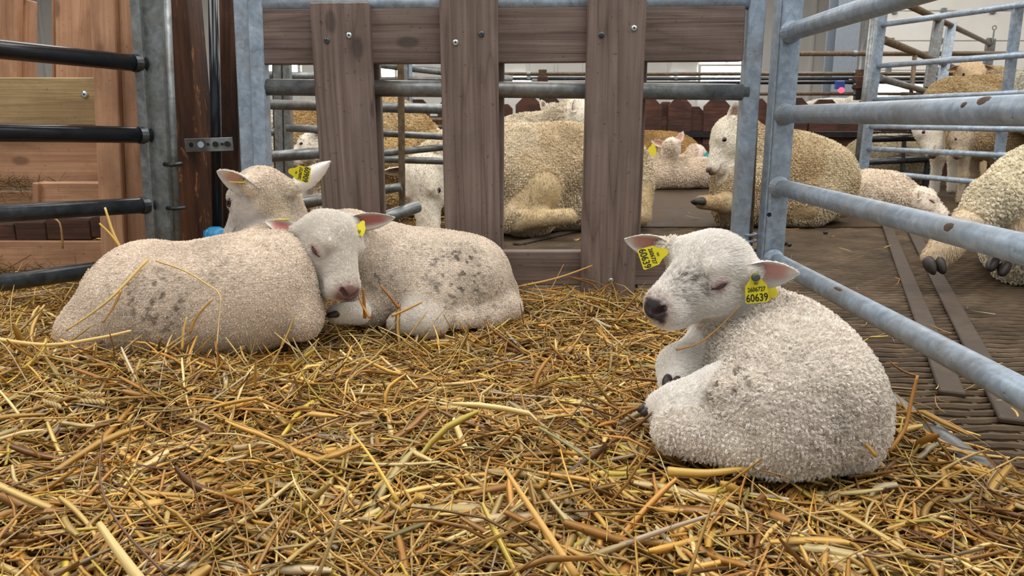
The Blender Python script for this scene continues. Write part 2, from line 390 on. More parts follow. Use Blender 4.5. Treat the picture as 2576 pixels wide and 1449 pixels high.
# three upright boards, their narrower backing boards
ups = [((856, 8), (886, 560), .148, .0, .20), ((1180, 30), (1190, 640), .147, .20, .17), ((1551, 30), (1528, 700), .147, .20, .12)]
for (a, b, w, e0, e1) in ups: vline(*a, *b, FY + .018, 'upright_board', w, .036, M['wood_grey'], div, e0, e1)
for (a, b, w) in (((905, 60), (925, 560), .10), ((1222, 60), (1222, 640), .10), ((1590, 60), (1566, 700), .085)): vline(*a, *b, FY + .098, 'backing_board', w, .036, M['wood_grey'], div, .2, .15)
a = at(640, 95, FY + .054); b = at(1868, 86, FY + .054)
board('plank', a, b, UP, .136, .034, M['wood_grey'], div)
a = at(930, 672, FY + .054); b = at(1890, 672, FY + .054)
board('plank', a, b, UP, .095, .034, M['wood_grey'], div)
for (ya, yb) in ((12, 2), (219, 232)):
    a = at(648, ya, FY + .056); b = at(1880, yb, FY + .056); rail('rail', a, b, .0215, M['galv_dirty'] if ya > 100 else G, div, 18)
vline(1905, -30, 1860, 600, FY + .056, 'frame_post', .044, .034, G, div, .15, .22)
vline(1888, -30, 1846, 600, FY + .080, 'frame_post_lip', .016, .03, G, div, .15, .22)
vline(646, -30, 668, 600, FY + .056, 'frame_post', .038, .045, G, div, .15, .15)
vline(612, -30, 640, 600, FY + .070, 'frame_post_channel', .040, .05, G, div, .15, .15)
for (px, py) in ((878, 89), (822, 102), (1146, 107), (1211, 86), (1513, 88), (1595, 71), (1537, 706), (1160, 612)):
    c = at(px, py, FY - .001); dark = (px in (822, 1513, 1211))
    s = MB().tube([c + V3(0, .004, 0), c + V3(0, -.0015, 0), c + V3(0, -.003, 0)], [.0072, .0072, .0045], 14).build('screw', M['galv_dark'] if dark else M['screw'], div)
    MB().tube([c + V3(0, -.002, 0), c + V3(0, -.0036, 0)], .0026, 8).build('socket_shade_disc', M['black'], s)  # solid black plug, paints the shade inside the screw recess
# --- right-hand gate running away from the camera ---------------------------
GX = .695
rg = thing('sheep_gate', 'bright galvanised five rail gate along the slatted alley beside the sleeping lamb', 'gate', (GX, 1.98, 0))
for z in (.086, .236, .428, .612, .812):
    rail('rail', V3(GX, .30, z), V3(GX, 1.99, z), .0215 if z > .1 else .024, G if z > .1 else M['galv_dirty'], rg, 20)
for z in (.236, .428, .612, .812):      # weld collars
    MB().tube([V3(GX, 1.945, z), V3(GX, 1.965, z), V3(GX, 1.975, z)], [.0218, .025, .028], 18).build('weld', G, rg)
board('post', V3(GX + .006, 2.0, .02), V3(GX + .006, 2.0, 1.15), V3(1, 0, 0), .050, .03, G, rg, .004)
board('post_flange', V3(GX - .021, 2.022, .02), V3(GX - .021, 2.022, 1.15), V3(1, 0, 0), .006, .05, G, rg, .002)
hp = at(1884, 600, 2.05)
MB().tube([at(1886, 640, 2.07) - UP * .1, at(1898, 300, 2.07), at(1914, -30, 2.07)], .0095, 10).build('hinge_pin', M['rusty'], rg, True)
for z in (hp[2] + .012, hp[2] - .006):
    MB().tube([V3(hp[0] + .018 * math.cos(t), 2.05 + .018 * math.sin(t), z) for t in np.linspace(0, 6.28, 15)], .0035, 8).build('hinge_ring', G, rg)
for (px, py) in ((1935, 540),): 
    c = at(px, py, 1.984); MB().tube([c, c + V3(0, -.001, 0)], .006, 10).build('bolt_hole_shade', M['black'], rg)  # solid black disc, paints the dark inside of a bolt hole
def smear(z, px, py, ry, rt, th0, seed):
    """irregular mud patch hugging a rail of the gate"""
    y = onx(px, py, GX)[1]; g = np.random.default_rng(seed); V = []; F = []; nr, na = 4, 26; rad = .55 + .6 * g.random(na); rad = (rad + np.roll(rad, 1) + np.roll(rad, -1) + np.roll(rad, 2)) / 4
    for i in range(nr + 1):
        for k in range(na):
            a_ = 2 * math.pi * k / na; f_ = i / nr * (rad[k] if i else 0); th = th0 + rt * f_ * math.sin(a_); lift = .0215 + .0016 * (1 - (i / nr) ** 3) - .0003
            V.append((GX + lift * math.cos(th), y + ry * f_ * math.cos(a_), z + lift * math.sin(th)))
    for i in range(nr):
        for k in range(na): F.append((i * na + k, i * na + (k + 1) % na, (i + 1) * na + (k + 1) % na, (i + 1) * na + k))
    MB().add(V, F).build('mud_smear', M['mud'], rg, True)
smear(.612, 2500, 258, .016, .55, 2.3, 1); smear(.612, 2455, 272, .008, .3, 2.7, 2); smear(.428, 2415, 580, .014, .45, 2.7, 3); smear(.612, 1962, 292, .012, .9, 3.0, 4); smear(.236, 2120, 760, .02, .25, 2.2, 5)
# --- left-hand gate -----------------------------------------------------------
lp = V3(-.985, 2.0, 0); ld = V3(-math.sin(math.radians(28)), -math.cos(math.radians(28)), 0)
lg = thing('sheep_gate', 'dark glossy steel gate in front of the wooden hay feeder', 'gate', tuple(lp))
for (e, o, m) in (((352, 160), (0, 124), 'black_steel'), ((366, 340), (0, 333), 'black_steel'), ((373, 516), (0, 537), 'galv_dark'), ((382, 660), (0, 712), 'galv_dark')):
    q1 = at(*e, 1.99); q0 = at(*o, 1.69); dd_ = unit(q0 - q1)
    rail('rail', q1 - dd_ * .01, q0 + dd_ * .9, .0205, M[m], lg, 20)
    MB().tube([q1 + dd_ * .005, q1 + dd_ * .022], [.025, .0215], 16).build('weld', M['galv_dark'], lg)
board('post', at(346, -40, 2.0), at(387, 640, 2.0) - UP * .12, V3(1, 0, 0), .024, .05, M['galv_dirty'], lg, .003)
board('post_channel', at(386, -40, 2.02), at(412, 640, 2.02) - UP * .12, V3(1, 0, 0), .048, .05, M['galv_dirty'], lg, .004)
MB().tube([at(415, -60, 2.03), at(440, 640, 2.03) - UP * .12], .012, 12).build('hinge_rod', M['galv_dirty'], lg, True)
for (ya, xa) in ((413, 417), (523, 424)):
    MB().tube([at(xa - 4, ya, 1.992), at(xa + 14, ya + 2, 1.985), at(xa + 38, ya - 1, 1.985), at(xa + 40, ya - 1, 2.03)], .0055, 8).build('hinge_lug', M['galv_dark'], lg, True)
# --- corner timber post, water pipe, drinker ------------------------------
def scraped():
    n = NT('dark_timber_with_scraped_patches'); v = n.coords(scale=(1.0, 6, 6))
    st = n.noise(v, 1.7, 6, .65, .5); fi = n.noise(n.coords(scale=(5, 60, 60)), 1.0, 3)
    base = n.ramp(st, [(.40, srgb('#1e120e')), (.52, srgb('#3c2418')), (.64, srgb('#6e4328')), (.82, srgb('#94603a'))])
    base = n.mix(.3, base, n.ramp(fi, [(.3, srgb('#2a1912')), (.7, srgb('#8a5733'))]))
    sc = n.noise(n.coords(scale=(1.4, 5, 5)), 6.0, 6, .75, 1.5)
    base = n.mix(n.ramp(sc, [(.585, (0, 0, 0)), (.62, (.85, .85, .85))]), base, srgb('#a06c45'))
    n.bump(fi, .4, .003); return n.set(Base_Color=base, Roughness=.6)
M['scraped'] = scraped()
tp = thing('timber_post', 'dark stained square timber post with pale scraped patches in the pen corner', 'post', tuple(at(490, 625, 2.17) * V3(1, 1, 0)))
a = at(478, -60, 2.15); b = at(490, 640, 2.15); b[2] = .0; a[0] = b[0] - .002
board('timber', a, b, V3(1, 0, 0), .132, .10, M['scraped'], tp)
board('side_batten', at(583, -40, 2.22), at(585, 640, 2.22) - UP * .12, V3(1, 0, 0), .05, .06, M['wood_dark'], tp)
wp = thing('water_pipe', 'black water pipe clamped upright to the timber post', 'pipe', tuple(at(548, 590, 2.10)))
MB().tube([at(536, -60, 2.085), at(548, 596, 2.085)], .0135, 16).build('pipe', M['black_pipe'], wp, True)
pl = MB(); q0 = at(466, 366, 2.092); q1 = at(586, 362, 2.066); mid0 = at(530, 364, 2.066)
pl.box((q0 + mid0) / 2, (np.linalg.norm(mid0 - q0), .004, .036), basis(mid0 - q0, V3(0, 1, 0)), .001); pl.box((mid0 + q1) / 2, (np.linalg.norm(q1 - mid0), .004, .036), basis(q1 - mid0, V3(0, 1, 0)), .001)
pb_ = pl.build('pipe_bracket', M['galv_dirty'], wp)
for (px, r) in ((482, .006), (506, .0085), (524, .004), (542, .0075), (559, .004), (572, .0075)):
    c = at(px, 364 - (px - 482) * .02, 2.061 if px > 500 else 2.084); MB().tube([c, c - V3(0, .003, 0)], r, 12).build('bolt_head' if px == 506 else 'hole_shade_disc', M['screw'] if px == 506 else M['black'], pb_)  # all but the bolt head are black discs painting the holes' shade
dk = thing('drinker_nozzle', 'blue plastic drinker cup at the foot of the black water pipe', 'drinker', tuple(at(548, 640, 2.05)))
c = at(545, 628, 2.04)
MB().tube([c + UP * .0, c + UP * .03, c + UP * .052, c + UP * .062], [.030, .033, .030, .014], 18).build('cup', M['blue'], dk, True)
MB().tube([c + V3(-.02, -.022, .0), c + V3(-.02, -.026, .03), c + V3(-.012, -.022, .058)], .004, 8).build('lever', M['blue'], dk, True)
# --- hay feeder behind the left gate ----------------------------------------
hf = thing('hay_feeder', 'wooden hay feeder of pinkish boards behind the dark gate', 'hay feeder', tuple(at(150, 640, 2.35) * V3(1, 1, 0)))
def fb(x0, y0, x1, y1, Y, t, mat, name='board', along='x', dY=0.0):
    """board filling the pixel rectangle at depth Y; along = grain direction"""
    a = at(x0, (y0 + y1) / 2, Y); b = at(x1, (y0 + y1) / 2, Y); c0 = at((x0 + x1) / 2, y0, Y); c1 = at((x0 + x1) / 2, y1, Y)
    if along == 'x':
        a = a + V3(0, dY, 0); return board(name, a, b, UP, abs(c0[2] - c1[2]), t, mat, hf)
    return board(name, c0, c1, V3(1, 0, 0), abs(b[0] - a[0]), t, mat, hf)
fb(-60, -60, 58, 205, 2.44, .05, M['wood_pink'], 'upright_board', 'z')
fb(58, 0, 80, 205, 2.47, .06, M['wood_pink'], 'upright_edge', 'z')
fb(150, -60, 250, 205, 2.42, .045, M['wood_pink'], 'upright_board', 'z')
fb(144, -60, 152, 205, 2.45, .06, M['wood_pink'], 'upright_edge', 'z')
c0 = at(268, -60, 2.18); c1 = at(300, 700, 2.18)
board('corner_post', c0, c1, V3(1, 0, 0), .068, .06, M['wood_pink'], hf)
board('corner_post_side', c0 + V3(.062, .04, 0), c1 + V3(.062, .04, 0), V3(1, 0, 0), .058, .10, M['wood_pink'], hf)
fb(-120, 196, 258, 316, 2.32, .04, M['wood_yellow'], 'rail_board')
c = at(213, 238, 2.298)
s = MB().tube([c + V3(0, .004, 0), c + V3(0, -.002, 0), c + V3(0, -.004, 0)], [.010, .010, .006], 14).build('screw', M['screw'], hf)
MB().tube([c + V3(0, -.003, 0), c + V3(0, -.0046, 0)], .003, 8).build('socket_shade_disc', M['black'], s)  # black plug painted for the shaded recess in the screw head
fb(-140, 322, 270, 470, 2.36, .03, M['wood_pink'], 'panel_board')
fb(104, 458, 280, 530, 2.24, .05, M['wood_pink'], 'ledge_board')
fb(96, 458, 112, 530, 2.23, .06, M['wood_pink'], 'ledge_end', 'z')
fb(-140, 480, 100, 530, 2.30, .03, M['wood_pink'], 'ledge_board')
for k, (x0, x1) in enumerate(((-80, 52), (54, 130), (131, 240), (241, 290))): fb(x0, 560 - k * 5, x1, 612 - k * 6, 2.25, .06, M['wood_far'], 'block')
fb(-140, 604, 290, 680, 2.23, .03, M['wood_pink'], 'kick_board')
# --- gates seen behind the divider on the left -------------------------------------
GD = M['galv_dirty']
gate('sheep_gate', 'dirty grey pipe gate with a flat bar seen through the board gaps', 'gate',
     [(at(640, 262, 2.6), at(1260, 278, 2.6), .017, GD), (at(720, 322, 2.6), at(1260, 352, 2.75), .012, GD), (at(640, 397, 2.6), at(830, 383, 2.6), .019, GD),
      (at(940, 388, 2.6), at(1260, 356, 2.85), .012, GD), (at(940, 400, 2.6), at(1260, 410, 2.7), .012, GD), (at(940, 482, 2.55), at(1010, 470, 2.55), .015, GD)],
     [(at(1008, 150, 2.58), at(1012, 531, 2.575), (.022, .012), M['rusty'])], base=at(1010, 560, 2.58))
gate('pen_rail', 'dirty ground rail lying in the straw behind the pen divider', 'rail',
     [(at(700, 522, 2.45), at(860, 492, 2.62), .021, GD), (at(930, 560, 2.45), at(1050, 520, 2.62), .021, GD)], [(at(850, 495, 2.61), at(852, 738, 2.61), (.03, .03), GD), (at(940, 556, 2.465), at(940, 770, 2.465), (.03, .03), GD)], base=at(780, 545, 2.5))
gate('sheep_gate', 'narrow grey gate of two posts deeper behind the leftmost board gap', 'gate',
     [(at(660, 188, 3.6), at(800, 192, 3.6), .018, GD), (at(650, 332, 3.4), at(700, 332, 3.4), .017, GD), (at(735, 322, 3.4), at(830, 326, 3.4), .016, GD)],
     [(at(700, 140, 3.4), at(712, 636, 3.4), (.035, .05), GD), (at(722, 140, 3.4), at(732, 636, 3.4), (.03, .05), GD), (at(690, 140, 3.45), at(700, 630, 3.45), (.02, .02), M['galv_dark'])], base=at(710, 470, 3.4))
gate('sheep_gate', 'far pale gate crossing behind the middle board gap', 'gate',
     [(at(930, 160, 6.4), at(1290, 200, 6.4), .03, GD), (at(930, 198, 6.3), at(1290, 200, 6.3), .018, GD), (at(930, 232, 6.3), at(1290, 230, 6.3), .018, GD), (at(930, 300, 6.3), at(1290, 302, 6.3), .016, M['rusty']), (at(930, 318, 6.3), at(1290, 320, 6.3), .016, M['rusty'])],
     [(at(1020, 150, 6.3), at(1022, 484, 6.3), (.04, .04), GD), (at(1032, 150, 6.32), at(1034, 484, 6.32), (.03, .03), G)], base=at(1020, 484, 6.3))
# long feed pipes across the barn
for k, (y, Y, r, m, lab) in enumerate(((135, 8.6, .026, 'rusty', 'brown pipe running in front of the white sectional door'), (186, 8.9, .022, 'rusty', 'highest thin pipe of the feed line above the brown board fence'), (198, 8.9, .018, 'galv_dark', 'grey pipe second from the top of the feed line above the brown fence'),
                                      (213, 8.78, .020, 'black_pipe', 'dark green-black hose strung along the feed line above the brown fence'), (236, 8.8, .02, 'rusty', 'lowest pipe of the feed line just over the brown fence boards'))):
    x0 = 1990 if k == 0 else 1150
    a = at(x0, y - (2 if k == 3 else 0), Y); b = at(2700, y - (8 if k == 3 else 0), Y)
    o = thing('feed_pipe', lab, 'pipe', tuple(a))
    rail('pipe', a, b, r, M[m], o)
    for px in (2150, 1700, 1330): 
        if px > x0: c = at(px, y, Y); MB().tube([c - V3(.02, 0, 0), c + V3(.02, 0, 0)], r * 1.25, 10).build('clamp', M['galv_dirty'], o)
for px, lab in ((1365, 'rusty brown valve on the feed line seen between two upright boards'), (2160, 'rusty brown valve with green fitting on the feed line by the blue-grey gate')):
    c = at(px, 208, 8.8)
    o = thing('pipe_valve', lab, 'valve', tuple(c))
    MB().box(c, (.12, .1, .16), None, .02).build('body', M['wood_far'], o); MB().tube([c + UP * .08, c + UP * .14], [.04, .05], 10).build('cap', M['rusty'], o)
    MB().tube([c - V3(.12, 0, -.01), c - V3(.05, 0, -.01)], .03, 10).build('fitting', M['black_pipe'], o); MB().box(c - UP * .13, (.07, .08, .12), None, .01).build('foot', M['black'], o)
c = at(2111, 225, 8.7); o = thing('control_box', 'small blue box with a glowing red lamp on the feed line', 'control box', tuple(c))
MB().box(c + UP * .05, (.10, .06, .09), None, .01).build('case', plain('blue_box_paint', srgb('#2b4fa0'), .4), o); MB().tube([c + V3(0, -.05, -.01), c + V3(0, -.07, -.01)], .03, 12).build('lamp', M['red_lamp'], o)
# far brown feeding fence with round-topped uprights
BF = 7.9
bf = thing('feed_fence', 'dark brown board fence with chamfer-topped uprights behind the resting sheep', 'feed fence', (2.0, BF, 0))
for (y0, y1, mt) in ((292, 330, 'wood_far'), (345, 400, 'wood_far'), (402, 450, 'wood_far')):
    z0 = at(1700, y1, BF)[2]; z1 = at(1700, y0, BF)[2]
    for (xa, xb) in ((-2.3, .4), (.41, 2.6), (2.61, 5.4)): board('plank', V3(xa, BF, (z0 + z1) / 2), V3(xb, BF, (z0 + z1) / 2), UP, z1 - z0, .05, M[mt], bf)
board('dark_rail', V3(-2.3, BF - .06, at(1700, 338, BF)[2]), V3(5.4, BF - .06, at(1700, 338, BF)[2]), UP, .06, .05, M['black_steel'], bf)
for (px, w, top, dd) in ((1270, 40, 262, 0), (1330, 66, 245, 0), (1385, 60, 246, .05), (1465, 70, 240, 0), (1560, 66, 244, 0), (1636, 60, 250, 0), (1676, 40, 256, .06), (1712, 58, 248, 0), (1750, 40, 268, .06), (1806, 66, 248, 0), (1905, 60, 248, 0), (2004, 64, 246, 0), (2078, 74, 250, 0), (2260, 60, 252, 0), (2330, 60, 250, 0), (1130, 60, 250, 0), (1050, 60, 250, 0)):
    Y = BF - .05 + dd; a = at(px - w / 2, top, Y); b = at(px + w / 2, top, Y); z0 = .1; ch = (b[0] - a[0]) * .28; zt = a[2]
    poly = [V3(a[0], Y, z0), V3(b[0], Y, z0), V3(b[0], Y, zt - ch), V3(b[0] - ch, Y, zt), V3(a[0] + ch, Y, zt), V3(a[0], Y, zt - ch)]
    MB().prism(poly, V3(0, 0, 0), V3(0, .045, 0)).build('upright', M['wood_far'], bf)
# blue-grey gate on the right, nearer end on the right
def rg2(px, py): 
    f_ = (px - 2190) / (2545 - 2190); return at(px, py, 5.4 + (4.45 - 5.4) * f_)
gate('sheep_gate', 'light blue-grey six rail gate in front of the standing sheep', 'gate',
     [(rg2(2212, 63), rg2(2600, 8), .018, G), (rg2(2206, 166), rg2(2600, 136), .018, G), (rg2(2196, 250), rg2(2600, 232), .016, G), (rg2(2184, 318), rg2(2600, 326), .017, G), (rg2(2178, 374), rg2(2560, 392), .017, G), (rg2(2170, 431), rg2(2500, 462), .017, G)],
     [(rg2(2226, -20), rg2(2162, 505), (.06, .04), G), (rg2(2562, 10), rg2(2512, 400), (.055, .03), G)], base=rg2(2171, 470))
hr = rail('gate_hinge_post', at(2201, 20, 5.5), at(2148, 506, 5.5), .026, M['galv_dirty']); tag(hr, 'slim round steel hinge post beside the blue-grey six rail gate', 'post')
# receding gate behind it
def rg3(px, py, base=5.5):
    u = (px - CX) / FPX; dx, dy = math.sin(math.radians(37)), math.cos(math.radians(37)); x0 = (2215 - CX) / FPX * base
    t = (u * base - x0) / (dx - u * dy); return at(px, py, base + dy * t)
gate('sheep_gate', 'brownish pipe gate slanting away behind the blue-grey gate', 'gate',
     [(rg3(2255, -2), rg3(2492, 112), .028, M['rusty']), (rg3(2222, 100), rg3(2420, 178), .028, M['rusty']), (rg3(2212, 196), rg3(2350, 236), .026, GD)],
     [(rg3(2362, 50), rg3(2336, 225), (.09, .05), GD), (rg3(2394, 58), rg3(2368, 215), (.09, .05), G), (rg3(2302, 130), rg3(2293, 232), (.03, .03), M['rusty'])], base=rg3(2340, 230))
c = rg3(2492, 105); o = thing('latch_post', 'short grey latch post with a ring-topped pin behind the standing sheep', 'post', (c[0], c[1], .2))
board('post', c + UP * .04, c - UP * .55, V3(1, 0, 0), .13, .06, GD, o); MB().tube([c + UP * .0 + V3(.0, -.05, 0), c + V3(.0, -.05, .17)], .012, 8).build('pin', GD, o)
MB().tube([c + V3(.03 * math.cos(t), -.05, .2 + .03 * math.sin(t)) for t in np.linspace(0, 6.28, 13)], .008, 6).build('pin_ring', GD, o)
# dark low rails in the right pen
gate('pen_rail', 'dark low pipe frame behind the blue-grey gate near the lying sheep', 'gate',
     [(at(2190, 350, 6.75), at(2330, 346, 6.75), .03, M['black_steel']), (at(2180, 408, 6.75), at(2420, 396, 6.75), .028, M['galv_dark'])], [(at(2275, 345, 6.75), at(2268, 466, 6.75), (.03, .03), M['galv_dark']), (at(2345, 385, 6.76), at(2334, 466, 6.76), (.09, .05), M['galv_dark'])], base=at(2270, 450, 6.6))
# ================================================================== animals: implicit surfaces turned into one continuous mesh
def vnoise(P, scale, seed=0):
    Q = np.asarray(P, np.float64) * scale + seed * 17.31 + 500.0; I = np.floor(Q).astype(np.int64); Fr = Q - I; Fr = Fr * Fr * (3 - 2 * Fr)
    out = np.zeros(len(Q))
    for dx in (0, 1):
        for dy in (0, 1):
            for dz in (0, 1):
                h = ((I[:, 0] + dx) * 73856093) ^ ((I[:, 1] + dy) * 19349663) ^ ((I[:, 2] + dz) * 83492791) ^ (seed * 2654435)
                h = (h ^ (h >> 13)) * 1274126177 & 0xffffffff; h = (h ^ (h >> 16)) & 0xffff
                w = (Fr[:, 0] if dx else 1 - Fr[:, 0]) * (Fr[:, 1] if dy else 1 - Fr[:, 1]) * (Fr[:, 2] if dz else 1 - Fr[:, 2])
                out += w * h / 65535.0
    return out
def fbm(P, scale, seed=0, oct=3):
    r = np.zeros(len(P)); a = 1.0; t = 0
    for i in range(oct): r += a * vnoise(P, scale * 2 ** i, seed + i); t += a; a *= .5
    return r / t
def sstep(a, b, x): t = np.clip((x - a) / (b - a), 0, 1); return t * t * (3 - 2 * t)
def d_cap(P, a, b, ra, rb):
    ba = b - a; q = P - a; h = np.clip((q @ ba) / max(ba @ ba, 1e-9), 0, 1)
    return np.linalg.norm(q - h[:, None] * ba, axis=1) - (ra + (rb - ra) * h)
def d_ell(P, c, r, R):
    q = (P - c) @ R; k0 = np.linalg.norm(q / r, axis=1); k1 = np.linalg.norm(q / (np.asarray(r) ** 2), axis=1)
    return k0 * (k0 - 1.0) / np.maximum(k1, 1e-6)
class Field:
    def __init__(s, prims, h):
        s.h = h; los = []; his = []
        for p in prims:
            if p['neg']: continue
            lo, hi = s.bounds(p); los.append(lo); his.append(hi)
        s.lo = np.min(los, 0) - 4 * h - .01; s.hi = np.max(his, 0) + 4 * h + .01
        s.n = np.ceil((s.hi - s.lo) / h).astype(int) + 1
        s.D = np.full(s.n, 1.0, np.float32)
        for p in prims: s.put(p)
    def bounds(s, p):
        if p['t'] == 'c':
            return np.minimum(p['a'] - p['ra'], p['b'] - p['rb']), np.maximum(p['a'] + p['ra'], p['b'] + p['rb'])
        m = max(p['r']); return p['c'] - m, p['c'] + m
    def put(s, p):
        lo, hi = s.bounds(p); m = p['k'] + 3 * s.h
        i0 = np.maximum(np.floor((lo - m - s.lo) / s.h).astype(int), 0); i1 = np.minimum(np.ceil((hi + m - s.lo) / s.h).astype(int) + 1, s.n)
        if np.any(i1 <= i0): return
        ax = [s.lo[k] + s.h * np.arange(i0[k], i1[k]) for k in range(3)]
        P = np.stack(np.meshgrid(*ax, indexing='ij'), -1).reshape(-1, 3)
        d = (d_cap(P, p['a'], p['b'], p['ra'], p['rb']) if p['t'] == 'c' else d_ell(P, p['c'], p['r'], p['R'])).astype(np.float32)
        sl = tuple(slice(i0[k], i1[k]) for k in range(3)); old = s.D[sl].reshape(-1); k = p['k']
        if p['neg']:
            b = -d; hh = np.maximum(k - np.abs(old - b), 0) / k; new = np.maximum(old, b) + hh * hh * k * .25
        else:
            hh = np.maximum(k - np.abs(old - d), 0) / k; new = np.minimum(old, d) - hh * hh * k * .25
        s.D[sl] = new.reshape([i1[q] - i0[q] for q in range(3)])
    def mesh(s):
        D = s.D; ins = D < 0; nx, ny, nz = D.shape
        cnt = np.zeros((nx - 1, ny - 1, nz - 1), np.int8); offs = [(x, y, z) for x in (0, 1) for y in (0, 1) for z in (0, 1)]
        for x, y, z in offs: cnt += ins[x:nx - 1 + x, y:ny - 1 + y, z:nz - 1 + z]
        mix = (cnt > 0) & (cnt < 8); ijk = np.argwhere(mix); N = len(ijk); idx = np.full(mix.shape, -1, np.int64); idx[mix] = np.arange(N)
        vals = np.stack([D[ijk[:, 0] + x, ijk[:, 1] + y, ijk[:, 2] + z] for x, y, z in offs], 1)
        acc = np.zeros((N, 3)); c = np.zeros(N)
        for a in range(8):
            for b in range(a + 1, 8):
                if sum(abs(np.subtract(offs[a], offs[b]))) != 1: continue
                va, vb = vals[:, a], vals[:, b]; cr = (va < 0) != (vb < 0); t = np.where(cr, va / np.where(cr, va - vb, 1), 0)
                acc += np.where(cr[:, None], np.array(offs[a]) + t[:, None] * (np.array(offs[b]) - np.array(offs[a])), 0); c += cr
        Vv = s.lo + s.h * (ijk + acc / c[:, None]); F = []
        e = np.argwhere(ins[:-1, 1:-1, 1:-1] != ins[1:, 1:-1, 1:-1]); i, j, k = e[:, 0], e[:, 1] + 1, e[:, 2] + 1
        q = np.stack([idx[i, j - 1, k - 1], idx[i, j, k - 1], idx[i, j, k], idx[i, j - 1, k]], 1); fl = ~ins[i, j, k]; q[fl] = q[fl][:, ::-1]; F.append(q)
        e = np.argwhere(ins[1:-1, :-1, 1:-1] != ins[1:-1, 1:, 1:-1]); i, j, k = e[:, 0] + 1, e[:, 1], e[:, 2] + 1
        q = np.stack([idx[i - 1, j, k - 1], idx[i - 1, j, k], idx[i, j, k], idx[i, j, k - 1]], 1); fl = ~ins[i, j, k]; q[fl] = q[fl][:, ::-1]; F.append(q)
        e = np.argwhere(ins[1:-1, 1:-1, :-1] != ins[1:-1, 1:-1, 1:]); i, j, k = e[:, 0] + 1, e[:, 1] + 1, e[:, 2]
        q = np.stack([idx[i - 1, j - 1, k], idx[i, j - 1, k], idx[i, j, k], idx[i - 1, j, k]], 1); fl = ~ins[i, j, k]; q[fl] = q[fl][:, ::-1]; F.append(q)
        return Vv, np.vstack(F)
def C(a, ra, b, rb, k=.03, kind='wool', neg=False): return dict(t='c', a=np.asarray(a, float), b=np.asarray(b, float), ra=ra, rb=rb, k=k, kind=kind, neg=neg)
def E(c, r, R=None, k=.03, kind='wool', neg=False): return dict(t='e', c=np.asarray(c, float), r=np.asarray(r, float), R=np.eye(3) if R is None else np.asarray(R), k=k, kind=kind, neg=neg)
def chain(pts, k=.03, kind='wool'): return [C(pts[i][0], pts[i][1], pts[i + 1][0], pts[i + 1][1], k, kind) for i in range(len(pts) - 1)]

class Head:
    def __init__(s, pos, f, L, sc=1.0, elong=1.0, wide=1.0, mz=1.0):
        s.mz = mz
        s.p = np.asarray(pos, float); s.f = unit(f); L = np.asarray(L, float); s.L = unit(L - s.f * (L @ s.f)); s.u = np.cross(s.f, s.L); s.s = sc; s.e = elong; s.w = wide
        s.R = np.array([s.f, s.L, s.u]).T
    def w2(s, x, y, z):
        x = x * s.e if x > .02 else x
        return s.p + s.s * (s.f * x + s.L * y * s.w + s.u * z)
    def loc(s, P):
        q = ((P - s.p) @ s.R) / s.s; q[:, 0] = np.where(q[:, 0] > .02, q[:, 0] / s.e, q[:, 0]); q[:, 1] /= s.w; return q
    def prims(s, open_eyes=False):
        S_ = s.s; k = .022 * S_; o = []
        def e(c, r, kk=.5, neg=False, Rl=None): o.append(E(s.w2(*c), np.array([r[0] * s.e, r[1] * s.w, r[2]]) * S_, s.R if Rl is None else s.R @ Rl, k * kk, 'face', neg))
        def c(a, ra, b, rb, kk=1.0, neg=False): o.append(C(s.w2(*a), ra * S_, s.w2(*b), rb * S_, k * kk, 'face', neg))
        e((0, 0, .004), (.057, .049, .050), 1)
        z = s.mz; c((.02, 0, .004), .041, (.100, 0, -.026), .026 * z, 1.2)
        c((.0, 0, -.026), .038, (.092, 0, -.054), .019 * z, 1.2)
        for sg in (-1, 1):
            e((.024, sg * .026, -.026), (.042, .024, .032), 1.0)
            e((.040, sg * .034, .019), (.024, .013, .012), .7)
            e((.048, sg * .0385, -.001), (.017, .010, .012), .4)
            e((.120, sg * .012 * z, -.043), (.021, .015 * z, .017 * z), .6)
        e((.120, 0, -.034), (.024, .023 * z, .019 * z), .6)
        e((.134, 0, -.034), (.011, .017 * z, .014 * z), .5)
        e((.104, 0, -.062), (.023, .017, .011), .5)
        for sg in (-1, 1):
            c((.146, sg * .0060, -.037), .0042, (.138, sg * .0165, -.029), .0050, .12, True)
            for (a, b) in (((.143, .001, -.052), (.124, .022, -.0535)), ((.124, .022, -.0535), (.100, .032, -.049)), ((.100, .032, -.049), (.080, .034, -.043))):
                c((a[0], sg * a[1], a[2]), .0034, (b[0], sg * b[1], b[2]), .0034, .15, True)
            if not open_eyes:
                c((.036, sg * .049, -.003), .0022, (.050, sg * .0495, -.0045), .0026, .12, True); c((.050, sg * .0495, -.0045), .0026, (.064, sg * .043, -.0075), .0026, .12, True)
        c((.143, 0, -.040), .0018, (.146, 0, -.053), .0018, .12, True)
        return o
